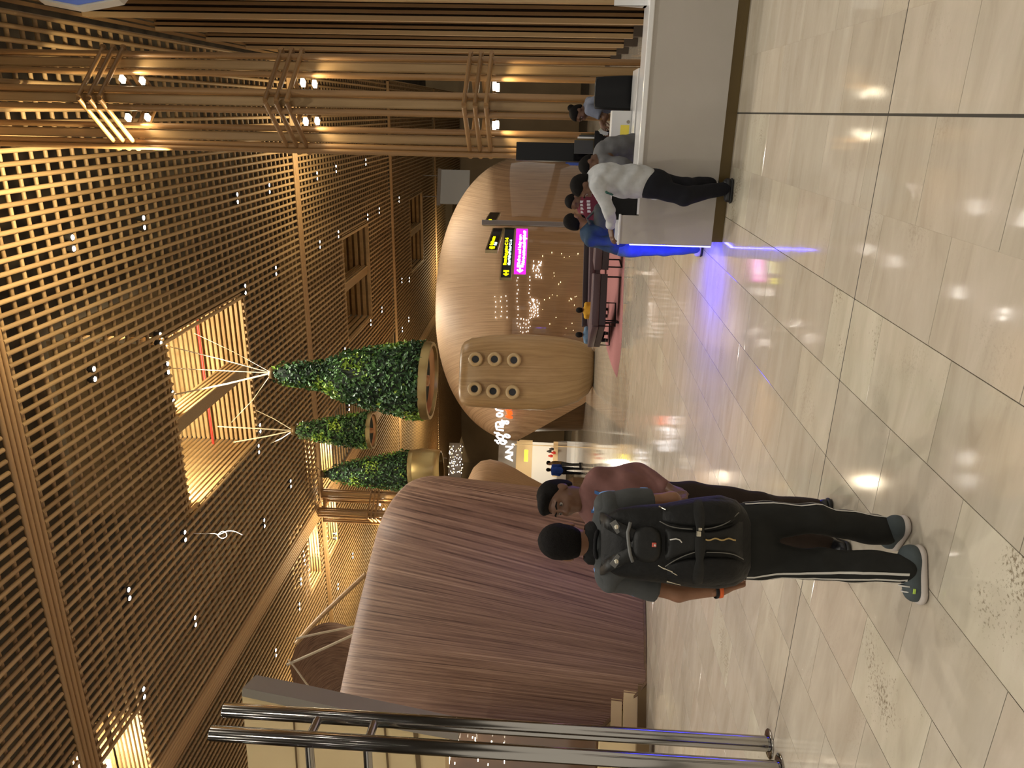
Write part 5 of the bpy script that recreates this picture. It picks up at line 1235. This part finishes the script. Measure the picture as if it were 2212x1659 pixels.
q = MB(); q.lathe([(0.085, 0.0), (0.100, 0.02), (0.098, 0.06), (0.080, 0.08)], 24, Matrix.Translation(at(1300, 1174, dm+0.0)) @ Matrix.Rotation(GA, 4, 'Z') @ Matrix.Diagonal((1.0, 0.75, 1, 1))); q.build('neck_pad', M_NYL, bp, smooth=True)
# ================================================================== the man in the dusty red shirt, facing the camera
M_ROSE = cloth('rose_shirt', (0.17, 0.080, 0.070), 0.85); M_BRN = cloth('dark_brown_trousers', (0.022, 0.013, 0.009), 0.8); M_SHOEK = mat('black_shoe', (0.008, 0.008, 0.010), 0.35); M_SOLEK = mat('dark_sole', (0.015, 0.015, 0.015), 0.6)
J = {}
foot(J, 'R', (1812, 1178), (1842, 1190)); foot(J, 'L', (1786, 1112), (1800, 1082))
d4 = 4.02
J.update(head=at(1212, 1077, d4), neck=at(1276, 1080, d4), chest=at(1345, 1085, d4), pelvis=at(1452, 1098, d4), shR=at(1292, 1136, d4), shL=at(1292, 1036, d4), elL=at(1385, 1024, d4+0.05), wrL=at(1440, 1052, d4-0.10),
         elR=at(1390, 1152, d4), wrR=at(1450, 1130, d4-0.16), hipL=at(1500, 1076, d4), hipR=at(1500, 1128, d4), knL=at(1640, 1090, d4), knR=at(1655, 1150, d4))
f2 = (-FH*0.95 - RH*0.3).normalized(); fh2 = (-FH*0.85 - RH*0.52 - Vector((0, 0, 0.12)))
m2, hp2, Ts2, Tt2, _ = figure(J, 'man in dusty red shirt with a blue lanyard facing the camera beside the backpacker', SKIN[1], M_ROSE, M_BRN, (M_SHOEK, M_SOLEK), f2, fh2, (0, 0, 1), h=0.010, hair='full', torso=(0.165, 0.125), leg=(0.078, 0.064, 0.055), shirt_fold=0.007, untuck=-0.03, arm=(0.056, 0.044), hc=1.02)
M_LAN = mat('blue_lanyard', (0.03, 0.11, 0.30), 0.7)
for sg in (-1, 1):
    pts = []
    for (x, y) in (((1282, 1058), (1310, 1066), (1345, 1078), (1380, 1088)) if sg > 0 else ((1275, 1098), (1300, 1095), (1335, 1092), (1380, 1088))):
        pts.append(on_surface(Ts2, at(x, y, d4 + 0.0), -FH, 0.25) - FH*0.002)
    q = MB(); P_ = catmull(pts, 16); q.grid([[p_ - RH*0.009, p_ + RH*0.009] for p_ in P_]); q.grid([[p_ + RH*0.009 + FH*0.002, p_ - RH*0.009 + FH*0.002] for p_ in P_]); q.build('lanyard', M_LAN, m2)
for sg in (-1, 1):   # open shirt collar
    o_ = hp2(0, 0.03, -0.14); s2 = f2.cross(Vector((0, 0, 1)))
    q = MB(); a = o_ + s2*(sg*0.068) - f2*0.03 + Vector((0, 0, 0.035)); b = o_ + f2*0.055 + s2*(sg*0.012) - Vector((0, 0, 0.03)); c = o_ + f2*0.045 + s2*(sg*0.075) - Vector((0, 0, 0.055)); d = o_ + s2*(sg*0.10) - Vector((0, 0, 0.012))
    q.add([a, b, c, d, a + f2*0.006, b + f2*0.006, c + f2*0.006, d + f2*0.006], [(0, 1, 2, 3), (7, 6, 5, 4), (0, 4, 5, 1), (1, 5, 6, 2), (2, 6, 7, 3), (3, 7, 4, 0)]); q.build('collar', M_ROSE, m2)
# ================================================================== people at the counter
UP = Vector((0, 0, 1))
M_WSH = cloth('white_shirt', (0.43, 0.44, 0.45), 0.85); M_NAVY = cloth('navy_trousers', (0.007, 0.0075, 0.012), 0.85)
J = {}; d7 = 6.9
foot(J, 'L', (1584, 396), (1580, 440)); foot(J, 'R', (1572, 384), (1566, 424))
J.update(head=at(1262, 402, d7), neck=at(1283, 382, d7), chest=at(1318, 388, d7), pelvis=at(1398, 396, d7), shL=at(1297, 402, d7-0.12), shR=at(1296, 376, d7+0.15), elL=at(1314, 456, d7-0.05), wrL=at(1319, 489, d7+0.25),
         elR=at(1362, 384, d7+0.02), wrR=at(1394, 402, d7-0.10), hipL=at(1408, 402, d7-0.07), hipR=at(1408, 392, d7+0.08), knL=at(1478, 424, d7-0.06), knR=at(1482, 404, d7+0.10))
fw = (-RH*0.95 + FH*0.3 - UP*0.2)
m3, hp3, Ts3, _, _ = figure(J, 'man in white shirt and navy trousers leaning on the service counter', SKIN[1], M_WSH, M_NAVY, (M_SHOEK, M_SOLEK), Vector((fw.x, fw.y, 0)), -RH*0.9 + FH*0.15 - UP*0.42, UP*0.9 - RH*0.42, h=0.012, torso=(0.182, 0.150), shirt_fold=0.011, untuck=0.08, arm=(0.058, 0.042), leg=(0.098, 0.080, 0.066), hands=('L',),
    hd={'L': (-RH*0.9 + FH*0.25 - UP*0.15, UP*0.8 - FH*0.5, FH, 0.3), 'R': (-RH - UP*0.4, -FH, UP, 0.6)})
q = MB(); pts = [hp3(0.055, -0.04, -0.13), hp3(0.08, 0.0, -0.16), on_surface(Ts3, at(1305, 408, d7), -FH - RH*0.4, 0.3), on_surface(Ts3, at(1322, 418, d7), -FH - RH*0.5, 0.3)]; q.tube(catmull(pts, 12), 0.011, 6); q.build('lanyard', mat('green_lanyard', (0.02, 0.10, 0.07), 0.7), m3)
M_GSH = cloth('grey_shirt', (0.12, 0.12, 0.125), 0.85)
def stand(J, k, d, hx=1405):
    """legs straight down to the floor under the hips when the counter hides them"""
    for q_ in 'LR':
        hpt = J['hip'+q_]; J['an'+q_] = Vector((hpt.x, hpt.y, 0.08)); J['kn'+q_] = Vector((hpt.x, hpt.y, 0.48)) + d*0.03; J['toe'+q_] = J['an'+q_] + d*0.2 - UP*0.06
J = {}; d8 = 8.12
J.update(head=at(1276, 356, d8-0.1), neck=at(1298, 338, d8-0.05), chest=at(1325, 328, d8), pelvis=at(1385, 318, d8), shL=at(1306, 348, d8-0.2), shR=at(1304, 318, d8+0.15), elL=at(1350, 352, d8-0.28), wrL=at(1382, 372, d8-0.25), elR=at(1345, 312, d8+0.1), wrR=at(1375, 330, d8-0.1), hipL=at(1395, 326, d8-0.05), hipR=at(1395, 310, d8+0.05))
stand(J, 'LR', -RH)
figure(J, 'man in grey shirt bending down behind the counter with his dark hair towards us', SKIN[1], M_GSH, M_NAVY, (M_SHOEK, M_SOLEK), -RH*0.7 - FH*0.5, -RH*0.75 - FH*0.25 - UP*0.75, UP*0.7 - RH*0.7, h=0.013, torso=(0.17, 0.14), shirt_fold=0.007, hands=())
M_WSL = cloth('slate_blue_top', (0.17, 0.19, 0.25), 0.85)
J = {}; d9 = 9.4
J.update(head=at(1252, 245, d9), neck=at(1272, 232, d9), chest=at(1292, 228, d9), pelvis=at(1350, 215, d9), shL=at(1276, 238, d9-0.14), shR=at(1276, 222, d9+0.15), elL=at(1309, 252, d9-0.16), wrL=at(1301, 272, d9-0.18), elR=at(1310, 240, d9+0.1), wrR=at(1306, 262, d9+0.05), hipL=at(1365, 222, d9-0.06), hipR=at(1365, 210, d9+0.06))
stand(J, 'LR', -RH)
m5, hp5, _, _, _ = figure(J, 'woman with a hair bun and slate blue top counting papers behind the white desk', SKIN[1], M_WSL, M_NAVY, (M_SHOEK, M_SOLEK), -RH*0.95 - FH*0.25, -RH*0.85 - FH*0.2 - UP*0.45, UP*0.85 - RH*0.4, h=0.012, hair='bun', sleeve='short', torso=(0.150, 0.115), girth=0.92, arm=(0.046, 0.04), hd={'L': (-RH*0.8 - UP*0.3, UP*0.6 - FH*0.6, -FH*0.5 + UP*0.4, 0.7), 'R': (-RH - UP*0.2, UP, -FH, 0.6)})
nt = empty('bank_notes', at(1302, 284, d9-0.2), 'pale folded papers in the hand of the woman behind the desk', 'paper')
for k in range(3):
    q = MB(); q.box(at(1301 + 2*k, 285 + k, d9-0.2 - 0.01*k), (0.10, 0.004, 0.045), M=Matrix.Rotation(GA+0.2, 3, 'Z') @ Matrix.Rotation(-0.8 - 0.25*k, 3, 'Y')); q.build('sheet', mat('note_paper', (0.5, 0.5, 0.36), 0.8) if k == 0 else M_WSH, nt)
M_DBL = cloth('dark_blue_shirt', (0.022, 0.045, 0.085), 0.85); M_JEAN = cloth('blue_jeans', (0.05, 0.09, 0.22), 0.8)
J = {}; d6 = 8.15
foot(J, 'R', (1517, 546), (1521, 522)); foot(J, 'L', (1508, 532), (1511, 508)); d6 = J['anR'].dot(FH)
J.update(head=at(1242, 478, d6), neck=at(1266, 492, d6), chest=at(1290, 508, d6), pelvis=at(1345, 530, d6), shR=at(1278, 520, d6-0.14), shL=at(1274, 490, d6+0.16), elR=at(1322, 522, d6-0.2), wrR=at(1322, 496, d6-0.1), elL=at(1318, 490, d6+0.15), wrL=at(1322, 470, d6+0.05), hipR=at(1358, 537, d6-0.05), hipL=at(1358, 524, d6+0.07), knR=at(1432, 539, d6), knL=at(1430, 524, d6+0.05))
m6, hp6, Ts6, _, _ = figure(J, 'bearded man in dark blue shirt and blue-lit jeans at the end of the counter', SKIN[0], M_DBL, M_JEAN, (M_SOLEW, M_SOLEK), RH*0.9 + FH*0.1, RH*0.75 + FH*0.55 - UP*0.25, UP*0.95 + RH*0.15, h=0.012, torso=(0.165, 0.135), shirt_fold=0.006, hands=('R',), leg=(0.085, 0.068, 0.062))
q = Soft(); hcv = hp6; q.ell(hp6(0, 0.05, -0.06), (0.062, 0.05, 0.052), None, 0.02); soft_obj('beard', [q.mesh(0.012)], M_HAIR, m6)
bg = Soft(); A_, B_ = at(1300, 455, d6-0.15), at(1305, 495, d6-0.05); bg.cap(A_, B_, 0.10, 0.13, FH, 0.8, 0.05); bg.cap(at(1318, 470, d6-0.12), B_, 0.09, 0.10, FH, 0.8, 0.05); bg.wr = folds(0.006, 30, 4.0)
bgo = soft_obj('shoulder_bag', [bg.mesh(0.014)], cloth('dark_grey_bag', (0.045, 0.05, 0.055), 0.7), loc=at(1322, 475, d6-0.1)); tag(bgo, 'dark grey soft bag hugged against the counter by the man in jeans', 'bag')
q = MB(); q.tube([at(1275, 485, d6-0.15), at(1268, 472, d6-0.1), at(1290, 450, d6-0.12)], 0.014, 8); q.build('bag_strap', M_GREYC, bgo)
M_MAR = cloth('maroon_top', (0.12, 0.018, 0.03), 0.8)
J = {}; d10 = 9.1
J.update(head=at(1243, 436, d10), neck=at(1262, 441, d10), chest=at(1285, 448, d10), pelvis=at(1345, 455, d10), shL=at(1268, 468, d10), shR=at(1268, 424, d10), elL=at(1310, 474, d10), wrL=at(1338, 462, d10-0.2), elR=at(1310, 418, d10), wrR=at(1335, 430, d10-0.2), hipL=at(1362, 462, d10), hipR=at(1362, 446, d10))
stand(J, 'LR', -FH)
m7, hp7, Ts7, _, _ = figure(J, 'person in a maroon top with white print, mostly hidden behind the counter group', SKIN[1], M_MAR, M_NAVY, (M_SHOEK, M_SOLEK), -FH, -FH*0.5 - RH*0.7 - UP*0.3, UP, h=0.014, torso=(0.17, 0.125), hands=())
for k in range(4):
    for l_ in range(2):
        c = on_surface(Ts7, at(1256 + 14*l_ + 0.5*k, 440 + 7*k, d10), -FH, 0.25); q = MB(); q.box(c, (0.028, 0.006, 0.042), GA); q.build('shirt_print', M_BSTR, m7)
bt = MB(); bt.lathe([(0.0, 0.0), (0.035, 0.0), (0.035, 0.16), (0.015, 0.19), (0.015, 0.22), (0, 0.22)], 14, Matrix.Translation(at(1258, 352, 9.8))); bo = bt.build('blue_bottle', mat('blue_plastic', (0.03, 0.07, 0.30), 0.4), loc=at(1258, 352, 9.8), auto=40); tag(bo, 'small blue bottle on the shelf behind the grey-shirted man', 'bottle')
sh_ = MB(); c = at(1258, 352, 9.8); sh_.box(c - UP*0.015, (0.34, 0.26, 0.03), GA); sb2 = sh_.build('small_shelf', M_WHT, loc=(c.x, c.y, 0)); tag(sb2, 'small white shelf holding the blue bottle', 'shelf')
q = MB(); q.cyl(Vector((c.x, c.y, 0)), Vector((c.x, c.y, c.z-0.03)), 0.03, 12); q.build('shelf_leg', M_WHT, sb2)
# ================================================================== small far figures
def far_person(cx, xt, xb, d, shirt, trous, label, f=None, seated=False):
    J = {}; g = at(xb, cx, d); g = Vector((g.x, g.y, 0.0)); f = f or -FH; s_ = f.cross(UP); hgt = 1.62 if not seated else 0.94
    zk, zh = (0.48, 0.9) if not seated else (0.32, 0.30); o = 0.0 if not seated else -0.42
    def p(x, y, z): return g + s_*x + f*y + UP*z
    J.update(head=p(0, o, hgt-0.11), neck=p(0, o, hgt-0.25), chest=p(0, o, hgt-0.42), pelvis=p(0, o, zh+0.04), shL=p(-0.18, o, hgt-0.29), shR=p(0.18, o, hgt-0.29), elL=p(-0.22, o+0.02, hgt-0.58), wrL=p(-0.16, o+0.2, hgt-0.68), elR=p(0.22, o+0.02, hgt-0.58), wrR=p(0.16, o+0.2, hgt-0.68),
             hipL=p(-0.09, o, zh-0.03), hipR=p(0.09, o, zh-0.03), knL=p(-0.10, 0.0 if seated else 0.02, zk), knR=p(0.10, 0.0 if seated else 0.02, zk), anL=p(-0.10, 0, 0.08), anR=p(0.10, 0, 0.08), toeL=p(-0.11, 0.18, 0.02), toeR=p(0.11, 0.18, 0.02))
    return figure(J, label, SKIN[0], shirt, trous, (M_SHOEK, M_SOLEK), f, f, UP, h=0.02, face=False, shirt_fold=0, wrinkle_tr=0, hands=('L', 'R'))[0]
far_person(1018, 1178, 1258, 33, cloth('royal_blue_top', (0.02, 0.06, 0.30), 0.8), M_NAVY, 'distant person in blue top and black trousers near the lit shop', FH)
far_person(1004, 1178, 1258, 35, cloth('brown_jacket', (0.20, 0.12, 0.05), 0.8), M_GREYC, 'distant person in brown jacket walking before the lit shop', -RH)
far_person(676, 1250, 1330, 22, cloth('yellow_top', (0.45, 0.24, 0.02), 0.8), M_NAVY, 'seated person in yellow top beyond the purple benches', FH, True)
far_person(728, 1240, 1325, 21.5, cloth('pale_blue_top', (0.10, 0.16, 0.24), 0.8), M_NAVY, 'seated person in pale blue top at the end of the purple benches', FH, True)
